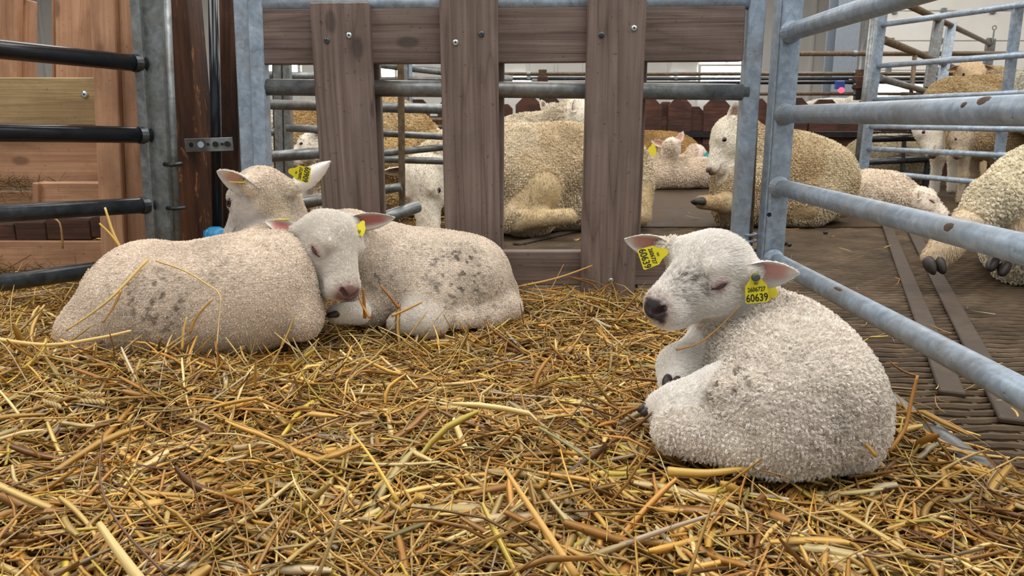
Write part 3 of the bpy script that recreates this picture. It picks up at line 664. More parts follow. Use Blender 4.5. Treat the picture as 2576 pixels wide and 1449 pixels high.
def ear_mesh(base, axis, N, L, w, droop=0.0, cup=.55, nu=18, nv=10, thick=.0035):
    """leaf-shaped cupped ear; N = direction the hollow faces. Returns verts, quads, inner mask, rim"""
    axis = unit(axis); N = unit(N - axis * (np.dot(N, axis))); Sd = np.cross(N, axis); V = []; inn = []; rim = []
    us = np.linspace(-.12, 1, nu); vs = np.linspace(-1, 1, nv)
    def prof(u): return w * (max(0.0, math.sin(math.pi * min(1, max(0, (u * .86 + .14)))) ) ** .75 * (1 - .12 * u)) if u < .999 else w * .02
    for layer in (0, 1):
        for u in us:
            pw = prof(u); roll = cup + .9 * max(0, .35 - u)
            for v in vs:
                p = np.asarray(base) + axis * (u * L) + Sd * (v * pw * (1 - .25 * max(0, .3 - u))) + N * (roll * pw * (v * v - .55)) - N * droop * L * u * u
                if layer == 1: p = p - N * (thick * (1 - .8 * v * v) + .0006)
                V.append(p); inn.append(1.0 if layer == 0 else 0.0); rim.append(max(abs(v) ** 2, max(0, u) ** 4))
    F = []; n1 = nu * nv
    for i in range(nu - 1):
        for j in range(nv - 1):
            a = i * nv + j; F.append((a, a + 1, a + nv + 1, a + nv)); F.append((n1 + a, n1 + a + nv, n1 + a + nv + 1, n1 + a + 1))
    for i in range(nu - 1):
        for j in (0, nv - 1):
            a = i * nv + j; q = (a, a + nv, n1 + a + nv, n1 + a); F.append(q if j == 0 else q[::-1])
    for j in range(nv - 1):
        a = (nu - 1) * nv + j; F.append((a, a + 1, n1 + a + 1, n1 + a)); F.append((j + 1, j, n1 + j, n1 + j + 1))
    return np.array(V), np.array(F), np.array(inn), np.array(rim)
def vnormals(Vv, F):
    n = np.cross(Vv[F[:, 2]] - Vv[F[:, 0]], Vv[F[:, 3]] - Vv[F[:, 1]]); N = np.zeros_like(Vv)
    for k in range(4): np.add.at(N, F[:, k], n)
    return N / np.maximum(np.linalg.norm(N, axis=1), 1e-12)[:, None]
def hair_obj(name, pts, rad, cols, mat, parent):
    """pts (N,n,3); rad (n,) ; cols (N,3)"""
    N, n, _ = pts.shape; hc = bpy.data.hair_curves.new(name); hc.add_curves([n] * N)
    hc.attributes['position'].data.foreach_set('vector', pts.astype(np.float32).ravel())
    ra = hc.attributes.get('radius') or hc.attributes.new('radius', 'FLOAT', 'POINT'); ra.data.foreach_set('value', np.tile(rad, (N, 1)).astype(np.float32).ravel())
    ca = hc.attributes.new('col', 'FLOAT_COLOR', 'CURVE'); c4 = np.ones((N, 4), np.float32); c4[:, :3] = cols; ca.data.foreach_set('color', c4.ravel())
    return new_obj(name, hc, mat, parent)
BODIES = []; BNAMES = []
def hash01(I, seed=0):
    h = (I[:, 0] * 73856093) ^ (I[:, 1] * 19349663) ^ (I[:, 2] * 83492791) ^ (seed * 9176263); h = ((h ^ (h >> 13)) * 1274126177) & 0xffffffff; return ((h ^ (h >> 16)) & 0xffff) / 65535.0
def animal(name, label, cat, prims, head=None, ears=(), h=.003, wool='#e3d6c6', dirt='#7d6c58', dirt_amt=.6, face='#efe8e0', nose='#8f7470', earcol='#dca8a2',
           fl=dict(cs=.0055, L=.006, R=.0025, rad=.0006, dens=2.4e5), fh=dict(L=.006, rad=.00028, dens=4.5e5), base=None, group=None, open_eyes=False, eyes=True, seed=1, rust=None, fleece=True, dpatch=(), smudge=None, fback=-.03, legc=None, rust_amt=.6):
    P = list(prims)
    alph = None
    if head is not None:
        P += head.prims(open_eyes)
        for er in ears:      # muscle at the root of each ear
            b = er['at'] if 'at' in er else head.w2(*(er.get('b') or (-.012, er['s'] * .043, .020)))
            P.append(C(head.w2(-.012, er['s'] * .024, .012), .026 * head.s, b + unit(er['d']) * er['L'] * .12, er['w'] * .62, .018 * head.s, 'face'))
    if h >= .008:      # beasts of the barn rest on its floor: lying ones get their belly down to it, the underside pressed flat
        if not any(p.get('leg') for p in prims):
            for p in list(prims):
                if p['t'] == 'e' and not p['neg'] and p['kind'] == 'wool' and p['c'][2] - p['r'][2] > -.01 and p['c'][2] < .75:
                    b_ = E((p['c'][0], p['c'][1], min(p['c'][2], .12)), p['r'] * np.array([.9, .9, 0]) + np.array([0, 0, .135]), None, .08); P.append(b_); prims.append(b_)
    Vv, F = Field(P, h).mesh(); nb = len(Vv)
    if h >= .008: Vv[:, 2] = np.maximum(Vv[:, 2], .004)
    kind = np.zeros(nb)       # 0 wool 1 hair 2 bare
    hw = np.zeros(nb)
    for p in prims:
        if p['kind'] == 'hair' and not p['neg']:
            d = d_cap(Vv, p['a'], p['b'], p['ra'], p['rb']) if p['t'] == 'c' else d_ell(Vv, p['c'], p['r'], p['R'])
            hw = np.maximum(hw, sstep(.02, .004, d))
    fw = np.zeros(nb); q = None
    if head is not None:
        q = head.loc(Vv.copy()); d = d_cap(q, V3(0, 0, -.005), V3(.12, 0, -.042), .054, .028); fw = sstep(.030, .016, d) * sstep(fback - .02, fback + .008, q[:, 0] + .25 * q[:, 2])
    hw = np.maximum(hw, fw); kind = (hw > .5).astype(float)
    wc = np.array(srgb(wool)); dc = np.array(srgb(dirt)); fc = np.array(srgb(face))
    col = np.tile(wc, (nb, 1)) * (0.9 + .2 * fbm(Vv, 45, seed))[:, None]
    dn = fbm(Vv, 9, seed + 3, 4); dm = sstep(.50, .68, dn) * dirt_amt * .6
    for (pc, pr, pa) in dpatch: dm = np.maximum(dm, pa * sstep(1.0, .35, np.linalg.norm(Vv - pc, axis=1) / pr) * (.30 * sstep(.35, .6, fbm(Vv, 22, seed + 8, 2)) + .9 * sstep(.56, .70, fbm(Vv, 110, seed + 9, 2))))
    spk = sstep(.66, .74, fbm(Vv, 120, seed + 5, 2)) * sstep(.48, .6, fbm(Vv, 7, seed + 6)) * dirt_amt
    dm = np.clip(np.maximum(dm, spk), 0, 1)
    if rust is not None:
        rc = np.array(srgb(rust)); rm = sstep(.38, .68, fbm(Vv, 4.5, seed + 11, 3)) * rust_amt; col = col * (1 - rm[:, None]) + rc * rm[:, None]
    col = col * (1 - dm[:, None]) + dc * dm[:, None]
    lw = np.clip(hw - fw, 0, 1); lc = fc if legc is None else np.array(srgb(legc)) * (.8 + .4 * fbm(Vv, 14, seed + 2))[:, None]
    col = col * (1 - lw[:, None]) + lc * lw[:, None]
    col = col * (1 - fw[:, None]) + fc * fw[:, None]
    if head is not None:
        def blend(m, c): nonlocal col; col = col * (1 - m[:, None]) + np.array(srgb(c)) * m[:, None]
        aq = np.abs(q[:, 1]); fwm = fw > .2
        ed = np.sqrt(((q[:, 0] - .050) / 1.5) ** 2 + (aq - .046) ** 2 + (q[:, 2] + .004) ** 2)
        blend(sstep(.015, .004, ed) * (.4 if open_eyes else .75) * fwm, '#c79a96'); blend(sstep(.0085, .003, ed) * .7 * fwm * (not open_eyes), '#96706e')
        nd = np.sqrt((q[:, 0] - .147) ** 2 + (q[:, 1] * .8) ** 2 + ((q[:, 2] + .036) * .95) ** 2)
        nm = sstep(.026, .016, nd + .006 * (vnoise(Vv, 150, 2) - .5)); blend(sstep(.036, .020, nd) * .35 * fwm, '#c9a49c'); blend(nm * fwm, nose)
        for sg in (-1, 1):
            nn = d_cap(q, V3(.146, sg * .0055, -.037), V3(.138, sg * .0165, -.029), 0, 0); blend(sstep(.0058, .0032, nn) * .7, '#5a4446')
            for (a, b) in ((V3(.145, 0, -.053), V3(.124, sg * .022, -.0535)), (V3(.124, sg * .022, -.0535), V3(.080, sg * .034, -.043))):
                ml = d_cap(q, a, b, 0, 0); blend(sstep(.0052, .0018, ml) * .7, '#7a605a'); kind = np.where((ml < .0032) & (q[:, 0] > .09), 2, kind)
        if smudge:
            sm = sstep(.5, .62, fbm(q * V3(1, 1, 2.2), 260, 4, 2)) * sstep(.040, .012, np.linalg.norm((q - V3(.085, .02, -.005)) * V3(.8, .8, 1), axis=1)) * smudge; blend(sm, '#5a4c42')
        kind = np.where((nm > .4) & fwm, 2, kind); kind = np.where((ed < .006) & fwm, 2, kind)
    # ears belong to the same mesh
    eb = []
    for er in ears:
        b = er['at'] if 'at' in er else head.w2(*(er.get('b') or (-.012, er['s'] * .043, .020))); ev, ef, inn, rim = ear_mesh(b, er['d'], er['n'], er['L'], er['w'], er.get('droop', 0), er.get('cup', .55))
        ec = np.tile(fc, (len(ev), 1)); pk = np.array(srgb(earcol)); m = inn * sstep(.62, .18, rim); ec = ec * (1 - m[:, None]) + pk * m[:, None]
        F = np.vstack([F, ef + len(Vv)]); Vv = np.vstack([Vv, ev]); col = np.vstack([col, ec]); kind = np.concatenate([kind, np.where(m > .35, 2, 1)]); hw = np.concatenate([hw, np.ones(len(ev))])
    N = vnormals(Vv, F)
    lo = Vv.min(0); cen = Vv.mean(0); bl = V3(cen[0], cen[1], lo[2]) if base is None else np.asarray(base)
    root = thing(name, label, cat, tuple(bl), group)
    me = bpy.data.meshes.new('body'); me.from_pydata(Vv.tolist(), [], F.tolist()); me.polygons.foreach_set('use_smooth', [True] * len(me.polygons))
    c4 = np.ones((len(col), 4), np.float32); c4[:, :3] = np.clip(col, 0, 1); c4[:, 3] = 1 - .93 * np.clip(hw, 0, 1); ca = me.attributes.new('col', 'FLOAT_COLOR', 'POINT'); ca.data.foreach_set('color', c4.ravel()); me.update()
    new_obj('body', me, M['skin'] if h < .008 else M['skin_adult'], root)
    # fleece and hair
    T = np.vstack([F[:, [0, 1, 2]], F[:, [0, 2, 3]]]); A = np.linalg.norm(np.cross(Vv[T[:, 1]] - Vv[T[:, 0]], Vv[T[:, 2]] - Vv[T[:, 0]]), axis=1) / 2
    rg = np.random.default_rng(seed)
    def sample(mask, dens):
        a = A * mask; nn = int(a.sum() * dens)
        if nn < 1: return None
        t = rg.choice(len(T), nn, p=a / a.sum()); u, v = rg.random(nn), rg.random(nn); s_ = u + v > 1; u[s_], v[s_] = 1 - u[s_], 1 - v[s_]; w = 1 - u - v
        g = lambda X: X[T[t, 0]] * w[:, None] + X[T[t, 1]] * u[:, None] + X[T[t, 2]] * v[:, None]
        nm = g(N); return g(Vv), nm / np.maximum(np.linalg.norm(nm, axis=1), 1e-9)[:, None], g(col)
    tk = np.median(kind[T], axis=1); up = (N[T[:, 0], 2] > -.75)
    def tb(n_):
        r0 = np.where(np.abs(n_[:, 2:3]) < .9, V3(0, 0, 1), V3(1, 0, 0)); a = np.cross(r0, n_); a /= np.linalg.norm(a, axis=1)[:, None]; return a, np.cross(n_, a)
    if fleece:
        r = sample((tk == 0) & up, fl['dens'])
        if r is not None:
            p, nn, cc = r; cs = fl['cs']; I = np.floor(p / cs + (fbm(p, .5 / cs, seed) - .5)[:, None] * 1.2).astype(np.int64)
            cen_ = (I + .5) * cs + (np.stack([hash01(I, 1), hash01(I, 2), hash01(I, 3)], 1) - .5) * cs * .5; dv = cen_ - p; dv -= nn * np.sum(dv * nn, 1)[:, None]
            a, b = tb(nn); ph = hash01(I, 4) * 6.283; sg = np.where(hash01(I, 5) > .5, 1, -1); hl = .7 + .6 * hash01(I, 6) + .25 * (rg.random(len(p)) - .5); npt = 5; pts = []
            for t in np.linspace(0, 1, npt):
                th = ph + sg * 4.0 * t; Rr = fl['R'] * min(1, t * 1.8)
                pts.append(p + nn * (fl['L'] * hl * (t ** .8) - .0008)[:, None] + dv * (.55 * t) + (a * np.cos(th)[:, None] + b * np.sin(th)[:, None]) * Rr)
            lum = (.93 + .12 * hash01(I, 7)) * (1 + .08 * (rg.random(len(p)) - .5))
            hair_obj('fleece', np.stack(pts, 1), fl['rad'] * np.array([1, 1, .95, .8, .45]), np.clip(cc * lum[:, None], 0, 1), M['fleece'], root)
    r = sample((tk == 1) & up, fh['dens'])
    if r is not None and fh['dens'] > 0:
        p, nn, cc = r; bd = (-head.f if head is not None else V3(0, 0, -1)) + V3(0, 0, -.15); tg = bd - nn * (nn @ bd)[:, None]; tg += (rg.random(p.shape) - .5) * .5
        L = fh['L'] * (.6 + .7 * rg.random(len(p))); pts = [p - nn * .0005, p + nn * (L * .25)[:, None] + tg * (L * .35)[:, None], p + nn * (L * .38)[:, None] + tg * (L * .9)[:, None]]
        lum = .9 + .18 * rg.random(len(p)); hair_obj('short_hair', np.stack(pts, 1), fh['rad'] * np.array([1, .9, .4]), np.clip(cc * lum[:, None], 0, 1), M['face_hair'], root)
    if head is not None and eyes:
        for sg in (-1, 1):
            if open_eyes:
                c = head.w2(.0495, sg * (.0415 if h < .008 else .0435), .001); o = MB(); vv, ff = uv_sphere(c, np.array([.0135, .0120, .0120]) * head.s * (1.0 if h < .008 else .72), head.R); o.add(vv, ff).build('eye', M['eye'], root, True)
            else:
                pts = [head.w2(x, sg * y, z) for x, y, z in ((.036, .0490, -.0030), (.043, .0505, -.0045), (.050, .0502, -.0055), (.057, .0480, -.0065), (.065, .0430, -.0080))]
                MB().tube(pts, [.0006 * head.s, .0018 * head.s, .0023 * head.s, .0020 * head.s, .0008 * head.s], 8).build('closed_eyelid_line', M['lash'], root, True)
    BNAMES.append(root.name); BODIES.append([p for p in prims if not p['neg']] + ([C(head.w2(0, 0, -.01), .05 * head.s, head.w2(.12, 0, -.04), .03 * head.s)] if head is not None else []))
    return root
def uv_sphere(c, r, R, nu=16, nv=10):
    V = []; F = []
    for i in range(nv + 1):
        ph = math.pi * i / nv
        for j in range(nu): th = 2 * math.pi * j / nu; V.append((math.sin(ph) * math.cos(th), math.sin(ph) * math.sin(th), math.cos(ph)))
    for i in range(nv):
        for j in range(nu): F.append((i * nu + j, i * nu + (j + 1) % nu, (i + 1) * nu + (j + 1) % nu, (i + 1) * nu + j))
    return (np.array(V) * r) @ np.asarray(R).T + c, F
M['lash'] = plain('dark_eyelid_skin', srgb('#3c2a2c'), .6)
def hoof(root, c, fwd, up, sz, mat=None):
    """cloven hoof: two blunt toes"""
    fwd = unit(fwd); up = unit(np.asarray(up) - fwd * np.dot(up, fwd)); sd = np.cross(up, fwd); R = np.array([fwd, sd, up]).T
    for s_ in (-1, 1):
        vv, ff = uv_sphere((0, 0, 0), (1, 1, 1), np.eye(3), 14, 8)
        vv = vv * np.array([.95, .46, .62]); vv[:, 2] = np.maximum(vv[:, 2], -.38); vv[:, 1] *= (1 - .25 * vv[:, 0]); vv[:, 2] *= (1 - .3 * vv[:, 0])
        MB().add((vv * sz + np.array([0, s_ * sz * .44, 0])) @ R.T + c, ff).build('hoof', mat or M['hoof'], root, True)
def text_mesh(txt, size):
    cu = bpy.data.curves.new('t', 'FONT'); cu.body = txt; cu.size = size; cu.align_x = 'CENTER'; cu.align_y = 'CENTER'; cu.extrude = .0002; cu.offset = size * .012; cu.resolution_u = 3
    o = bpy.data.objects.new('t', cu); COL.objects.link(o); dg = bpy.context.evaluated_depsgraph_get(); dg.update()
    me = bpy.data.meshes.new_from_object(o.evaluated_get(dg)); bpy.data.objects.remove(o); return me
def ear_tag(root, c, right, up, w, lines, stud=True, mat=None, lab='yellow plastic ear tag'):
    """yellow plate; right = reading direction, up = top of the glyphs; lines = [(text,size,dy)] in plate widths"""
    r = unit(right); u = unit(np.asarray(up) - r * np.dot(up, r)); n_ = np.cross(r, u); R = np.array([r, u, n_]).T; t = .0014
    out = [(-.5, -.42), (-.44, -.48), (.44, -.48), (.5, -.42), (.46, .26), (.26, .50)] + [(.19 * math.cos(a), .66 + .19 * math.sin(a)) for a in np.linspace(0, math.pi, 7)] + [(-.26, .50), (-.46, .26)]
    P3 = [c + R @ np.array([x * w, y * w, -t / 2]) for x, y in out]
    tg = MB().prism(P3, V3(0, 0, 0), n_ * t).build('ear_tag', mat or M['yellow'], root); tg['label'] = lab
    for txt, sz, dy in lines:
        me = text_mesh(txt, sz * w); me.materials.clear(); o = new_obj('tag_print', me, M['ink'], tg)
        o.parent = tg; o.matrix_parent_inverse = tg.matrix_world.inverted(); sx = .8
        o.matrix_parent_inverse = Matrix.Identity(4)
        pos = c + u * (dy * w) + n_ * (t / 2 + .0004)
        o.matrix_basis = Matrix.Translation(-root.location) @ Matrix([[R[i][0] * sx, R[i][1], R[i][2], pos[i]] for i in range(3)] + [[0, 0, 0, 1]]) if False else Matrix([[R[i][0] * sx, R[i][1], R[i][2], pos[i]] for i in range(3)] + [[0, 0, 0, 1]])
    if stud:
        sc = c + u * (.64 * w); s2 = MB().tube([sc + n_ * .0005, sc + n_ * .005, sc + n_ * .0085, sc + n_ * .009], [.0065, .0062, .0055, .003], 14).build('stud', M['grey_stud'], tg, True)
        s2.matrix_parent_inverse = Matrix.Identity(4)
    return tg
# ================================================================== the three lambs in the straw
def hd(px, py, Y, f, L, **k): return Head(at(px, py, Y), cd(*f), cd(*L), **k)
LINES = [('60639', .47, -.27), ('2606727', .27, .10), ('NO', .14, .36)]
# ---- lamb on the right, eyes closed, seen from behind its flank
hR = hd(1800, 672, 1.17, (-.84, -.24, .46), (.50, -.28, .82), sc=1.06, wide=1.05, elong=.84, mz=1.14)
pR = [E(at(2012, 990, 1.05), (.100, .125, .106), None, .05), E(at(1962, 930, 1.14), (.107, .13, .106), None, .06), E(at(1922, 875, 1.22), (.100, .12, .085), None, .06),
      E(at(2105, 1050, 1.05), (.055, .09, .080), None, .05)]
pR += chain([(at(1890, 840, 1.23), .066), (at(1850, 775, 1.22), .054), (at(1825, 710, 1.20), .048)], .035)
pR += [E(at(1905, 1040, 1.01), (.085, .08, .075), None, .04), E(at(1970, 1085, .98), (.085, .07, .055), None, .04)]
pR += [E(at(1800, 885, 1.26), (.045, .07, .075), None, .03)]
pR += chain([(at(1770, 890, 1.22), .040), (at(1712, 925, 1.17), .033), (at(1702, 965, 1.13), .027)], .02, 'hair')
pR += chain([(at(1800, 1010, 1.05), .05), (at(1712, 1035, 1.04), .038), (at(1672, 1030, 1.07), .028)], .018, 'hair')
pR += chain([(at(1708, 1085, 1.0), .034), (at(1770, 1098, .975), .030), (at(1860, 1128, .955), .028), (at(1960, 1145, .95), .030)], .016)
rR = animal('lamb', 'woolly white lamb with closed eyes and two numbered tags resting against the gate', 'lamb', pR, hR,
            [dict(s=1, at=at(1874, 680, 1.125), d=cd(.96, -.14, .22), n=cd(.05, -.62, .75), L=.078, w=.027, droop=.12, cup=.6), dict(s=-1, at=at(1684, 624, 1.19), d=cd(-.98, .14, -.05), n=cd(.0, -.55, .80), L=.072, w=.022, droop=.10, cup=.6)],
            h=.0028, wool='#fbf2e7', dirt='#85786a', dirt_amt=.35, face='#f6f1ea', nose='#3b3436', fl=dict(cs=.0058, L=.0062, R=.0016, rad=.00029, dens=4.2e5), seed=3, smudge=.8, fback=-.055,
            dpatch=[(at(1840, 980, 1.0), .075, .9), (at(2050, 1090, .95), .09, .6), (at(1930, 790, 1.15), .07, .65)])
hoof(rR, at(1690, 966, 1.105), cd(-.3, -.6, .7), cd(0, .8, .5), .017); hoof(rR, at(1730, 976, 1.12), cd(-.2, -.7, .7), cd(0, .8, .5), .014); hoof(rR, at(1632, 1032, 1.07), cd(-1, -.2, .1), cd(0, 1, .2), .017)
eR = at(1874, 680, 1.125)
yR = 1.095
ear_tag(rR, at(1903, 734, yR), cd(.99, .10, .10), cd(-.12, .98, .1), .0345, LINES)
ear_tag(rR, at(1930, 728, eR[1] + .012), cd(.9, .35, -.3), cd(-.3, .92, .1), .032, [], False)
eL = at(1684, 624, 1.19)
ear_tag(rR, at(1636, 646, eL[1] - .022), cd(.30, -.93, .1), cd(.93, .32, .1), .034, LINES, False)
# ---- lamb on the left, head turned away
hL = hd(658, 484, 1.68, (-.71, -.52, -.47), (-.54, .02, .83), sc=1.0, wide=1.06, mz=1.1)
pL = [E(at(345, 768, 1.55), (.105, .12, .112), None, .06), E(at(430, 765, 1.54), (.12, .12, .112), None, .07), E(at(540, 760, 1.55), (.12, .12, .118), None, .07), E(at(640, 735, 1.57), (.115, .12, .120), None, .07),
      E(at(712, 712, 1.60), (.088, .11, .105), None, .06), E(at(758, 795, 1.55), (.044, .06, .055), None, .018), E(at(240, 830, 1.52), (.07, .09, .06), None, .05), E(at(378, 684, 1.58), (.065, .08, .055), None, .045)]
pL += chain([(at(690, 660, 1.66), .082), (at(698, 590, 1.70), .066), (at(696, 515, 1.72), .056)], .04)
hM = hd(824, 598, 1.64, (.57, -.66, .48), (.50, .02, -.86), sc=1.14, wide=1.08, elong=.86, mz=1.15)
pL += [C(hM.w2(-.005, 0, -.004), .054 * hM.s, hM.w2(.115, 0, -.042), .036 * hM.s, .02, 'wool', True), E(hM.w2(.03, 0, -.01), np.array([.06, .055, .048]) * hM.s, hM.R, .02, 'wool', True)]
rL = animal('lamb', 'lamb with a dirty-flecked back lying on its side and looking away at the water pipe', 'lamb', pL, hL,
            [dict(s=1, at=at(640, 472, 1.62), d=cd(-.92, .36, .10), n=cd(-.20, -.62, .75), L=.086, w=.028, droop=.05, cup=.8), dict(s=-1, at=at(728, 482, 1.67), d=cd(.78, .62, -.10), n=cd(.2, .35, -.9), L=.112, w=.022, droop=-.05)],
            h=.0028, wool='#f8e9d8', dirt='#8a7966', dirt_amt=.3, face='#f2ece6', nose='#8f7470', fl=dict(cs=.0048, L=.0042, R=.0012, rad=.00029, dens=3.1e5), seed=5, fback=-.012, open_eyes=True,
            dpatch=[(at(400, 770, 1.43), .10, .7), (at(360, 735, 1.45), .05, .9), (at(560, 690, 1.46), .06, .3)])
ear_tag(rL, at(760, 437, 1.615), cd(.22, .96, .1), cd(-.93, .2, .3), .034, [('60609', .47, -.27), ('2606727', .27, .10), ('NO', .14, .36)], False)
ear_tag(rL, at(772, 452, 1.70), cd(.30, .92, -.2), cd(-.9, .3, .3), .033, [('60609', .47, -.27)], False)
ear_tag(rL, at(600, 458, 1.60), cd(.95, -.10, .4), cd(.35, .12, -.9), .030, [])
ear_tag(rL, at(588, 435, 1.62), cd(.98, -.10, .2), cd(.2, .10, -.95), .030, [], False)
# ---- lamb in the middle, sleeping with its head on the other's back
pM = [E(at(1180, 705, 1.83), (.105, .12, .110), None, .06), E(at(1075, 690, 1.84), (.11, .12, .112), None, .06), E(at(975, 690, 1.82), (.10, .12, .110), None, .06), E(at(1100, 755, 1.75), (.08, .075, .072), None, .05), E(at(930, 760, 1.78), (.06, .09, .06), None, .05)]
pM += chain([(at(940, 650, 1.80), .085), (at(880, 615, 1.75), .068), (at(835, 600, 1.69), .055)], .05)
pM += chain([(at(1050, 790, 1.69), .038), (at(1085, 812, 1.67), .030), (at(1000, 815, 1.66), .022)], .03, 'hair') + chain([(at(900, 790, 1.66), .026), (at(850, 790, 1.62), .022)], .03, 'hair')
pM += chain([(at(1272, 735, 1.82), .030), (at(1280, 775, 1.78), .026), (at(1230, 796, 1.74), .024), (at(1160, 805, 1.69), .022)], .025)
rM = animal('lamb', 'sleeping lamb resting its head on the other lamb beside the upright boards', 'lamb', pM, hM,
            [dict(s=1, at=at(872, 560, 1.68), d=cd(.98, .08, -.02), n=cd(.25, -.50, .80), L=.108, w=.023, droop=.04), dict(s=-1, at=at(752, 582, 1.61), d=cd(-.95, .26, .15), n=cd(-.45, .35, .75), L=.072, w=.018, droop=-.06)],
            h=.0028, wool='#f6e9d9', dirt='#7a6d5e', dirt_amt=.45, face='#ece5db', nose='#8d706c', earcol='#dc8f8e', fl=dict(cs=.0050, L=.0042, R=.0012, rad=.00029, dens=3.1e5), seed=9, fback=-.05,
            dpatch=[(at(1150, 690, 1.72), .11, .8), (at(960, 700, 1.72), .06, .5)])
ear_tag(rM, at(905, 578, 1.64), cd(.9, -.3, .2), cd(.3, .9, -.2), .026, [('60', .4, -.2)], False)
ear_tag(rM, at(712, 552, 1.62), cd(1, .0, .1), cd(.05, .12, -.95), .032, [], False)
hoof(rM, at(838, 792, 1.60), cd(-1, -.2, .4), cd(0, 1, .1), .014)
# ================================================================== sheep in the barn behind
FA = dict(cs=.012, L=.013, R=.0035, rad=.0011, dens=6e4); FF = dict(cs=.016, L=.014, R=.004, rad=.0020, dens=1.8e4); FHA = dict(L=.012, rad=.0009, dens=2.5e4); FH0 = dict(L=.012, rad=.002, dens=5e3)
AD = dict(h=.012, wool='#dccdb0', dirt='#8a7556', dirt_amt=.5, face='#e6ddcc', nose='#7a6660', earcol='#8a6a5c', fl=FA, fh=FHA, open_eyes=True)
def AK(**k): d = dict(AD); d.update(k); return d
# sheep lying behind the board divider
Y0 = 4.12
h1 = hd(1066, 442, 3.72, (.0, -.90, .42), (.92, .06, .38), sc=1.87, elong=1.12)
p1 = [E(at(1300, 440, Y0), (.27, .26, .265), None, .12), E(at(1420, 438, Y0 + .1), (.29, .27, .275), None, .12), E(at(1530, 450, Y0 + .2), (.25, .26, .265), None, .12), E(at(1330, 470, Y0 - .2), (.145, .11, .145), None, .08)]
p1 += chain([(at(1240, 420, Y0 - .05), .19), (at(1160, 400, 3.95), .145), (at(1105, 415, 3.81), .123)], .08)
p1 += chain([(at(1360, 480, Y0 - .25), .095), (at(1295, 545, Y0 - .31), .056), (at(1300, 556, Y0 - .33), .047), (at(1430, 545, Y0 - .37), .040)], .04, 'hair') + chain([(at(1600, 480, Y0 + .05), .08), (at(1612, 545, Y0 - .05), .055)], .05, 'hair')
r1 = animal('sheep', 'big cream ewe lying behind the board divider with her face lowered between two boards', 'sheep', p1, h1,
            [dict(s=-1, at=at(1026, 426, 3.70), d=cd(-.97, -.12, .1), n=cd(-.1, -.85, .45), L=.13, w=.036), dict(s=1, d=cd(.9, .1, -.2), n=cd(.1, -.7, .6), L=.12, w=.032)], **AK(seed=21, wool='#ecdfc6', rust='#d2b88e', legc='#cbb58e', rust_amt=.5))
# ewe lying with raised head behind the right post
h2 = hd(1838, 334, 4.25, (-.66, -.72, .12), (-.05, .02, .99), sc=1.62, elong=1.10)
p2 = [E(at(1905, 445, 4.4), (.22, .26, .235), None, .12), E(at(1975, 440, 4.5), (.24, .27, .25), None, .12), E(at(2045, 450, 4.55), (.245, .27, .225), None, .12), E(at(1850, 460, 4.25), (.12, .14, .155), None, .10), E(at(2020, 500, 4.3), (.17, .12, .10), None, .08)]
p2 += chain([(at(1880, 400, 4.35), .16), (at(1868, 360, 4.32), .115), (at(1850, 340, 4.28), .10)], .07)
p2 += chain([(at(1850, 500, 4.2), .06), (at(1820, 512, 4.1), .045), (at(1765, 510, 4.05), .036)], .04, 'hair') + chain([(at(1960, 520, 4.25), .06), (at(2030, 530, 4.2), .045)], .04, 'hair')
r2 = animal('sheep', 'tan-backed ewe lying with raised white face and one foreleg stretched on the floor', 'sheep', p2, h2,
            [dict(s=1, d=cd(.12, .95, .2), n=cd(-.25, .1, .9), L=.11, w=.036), dict(s=-1, d=cd(.3, .9, -.4), n=cd(.5, 0, .6), L=.11, w=.034)], **AK(seed=23, wool='#e9dabb', rust='#ba9c70', dirt_amt=.3, legc='#b89f78', rust_amt=.65))
hoof(r2, at(1757, 508, 4.03), cd(-1, .1, .1), cd(0, 1, 0), .04)
# ewe at the right edge, hind quarter and hoof
p3 = [E(at(2670, 520, 2.95), (.26, .34, .26), None, .10), E(at(2625, 500, 2.86), (.19, .2, .185), None, .08), E(at(2800, 520, 3.1), (.36, .36, .30), None, .12), E(at(2620, 615, 2.75), (.14, .16, .12), None, .05)]
p3 += [E(at(2540, 580, 2.66), (.045, .05, .075), None, .02, 'hair')]
p3 += chain([(at(2575, 455, 2.74), .098), (at(2500, 505, 2.66), .076), (at(2440, 565, 2.62), .054)], .035) + chain([(at(2436, 568, 2.62), .050), (at(2380, 620, 2.60), .044), (at(2354, 648, 2.60), .042)], .03, 'hair')
r3 = animal('sheep', 'cream curly-fleeced ewe sprawled outside the gate with one yellow-stained hind foot forward', 'sheep', p3, None, (), **AK(seed=27, dirt_amt=.25, wool='#f2e8cf', face='#cfb184', h=.009, fl=dict(cs=.013, L=.012, R=.0038, rad=.0007, dens=1.5e5), legc='#dcc6a6'))
hoof(r3, at(2352, 668, 2.56), cd(.1, -.85, .6), cd(0, .6, .6), .040)
hoof(r3, at(2510, 672, 2.66), cd(-.6, -.5, .6), cd(0, .6, .6), .044)
def fewe(label, prims, head=None, ears=(), name='sheep', cat='sheep', **k):
    d = AK(h=.016, fl=FF, fh=FH0); d.update(k); return animal(name, label, cat, prims, head, ears, **d)
def legs(lst, r0=.055, r1=.035):
    o = []
    for (a, b, Y) in lst:
        p0 = at(*a, Y); p1_ = at(*b, Y); p1_[2] = r1 * .9; m = (p0 + p1_) / 2 + V3(.012, 0, 0); o += chain([(p0, r0 * 1.3), (m, r0 * .8), (p1_, r1)], .05, 'hair')
    for q in o: q['leg'] = True
    return o
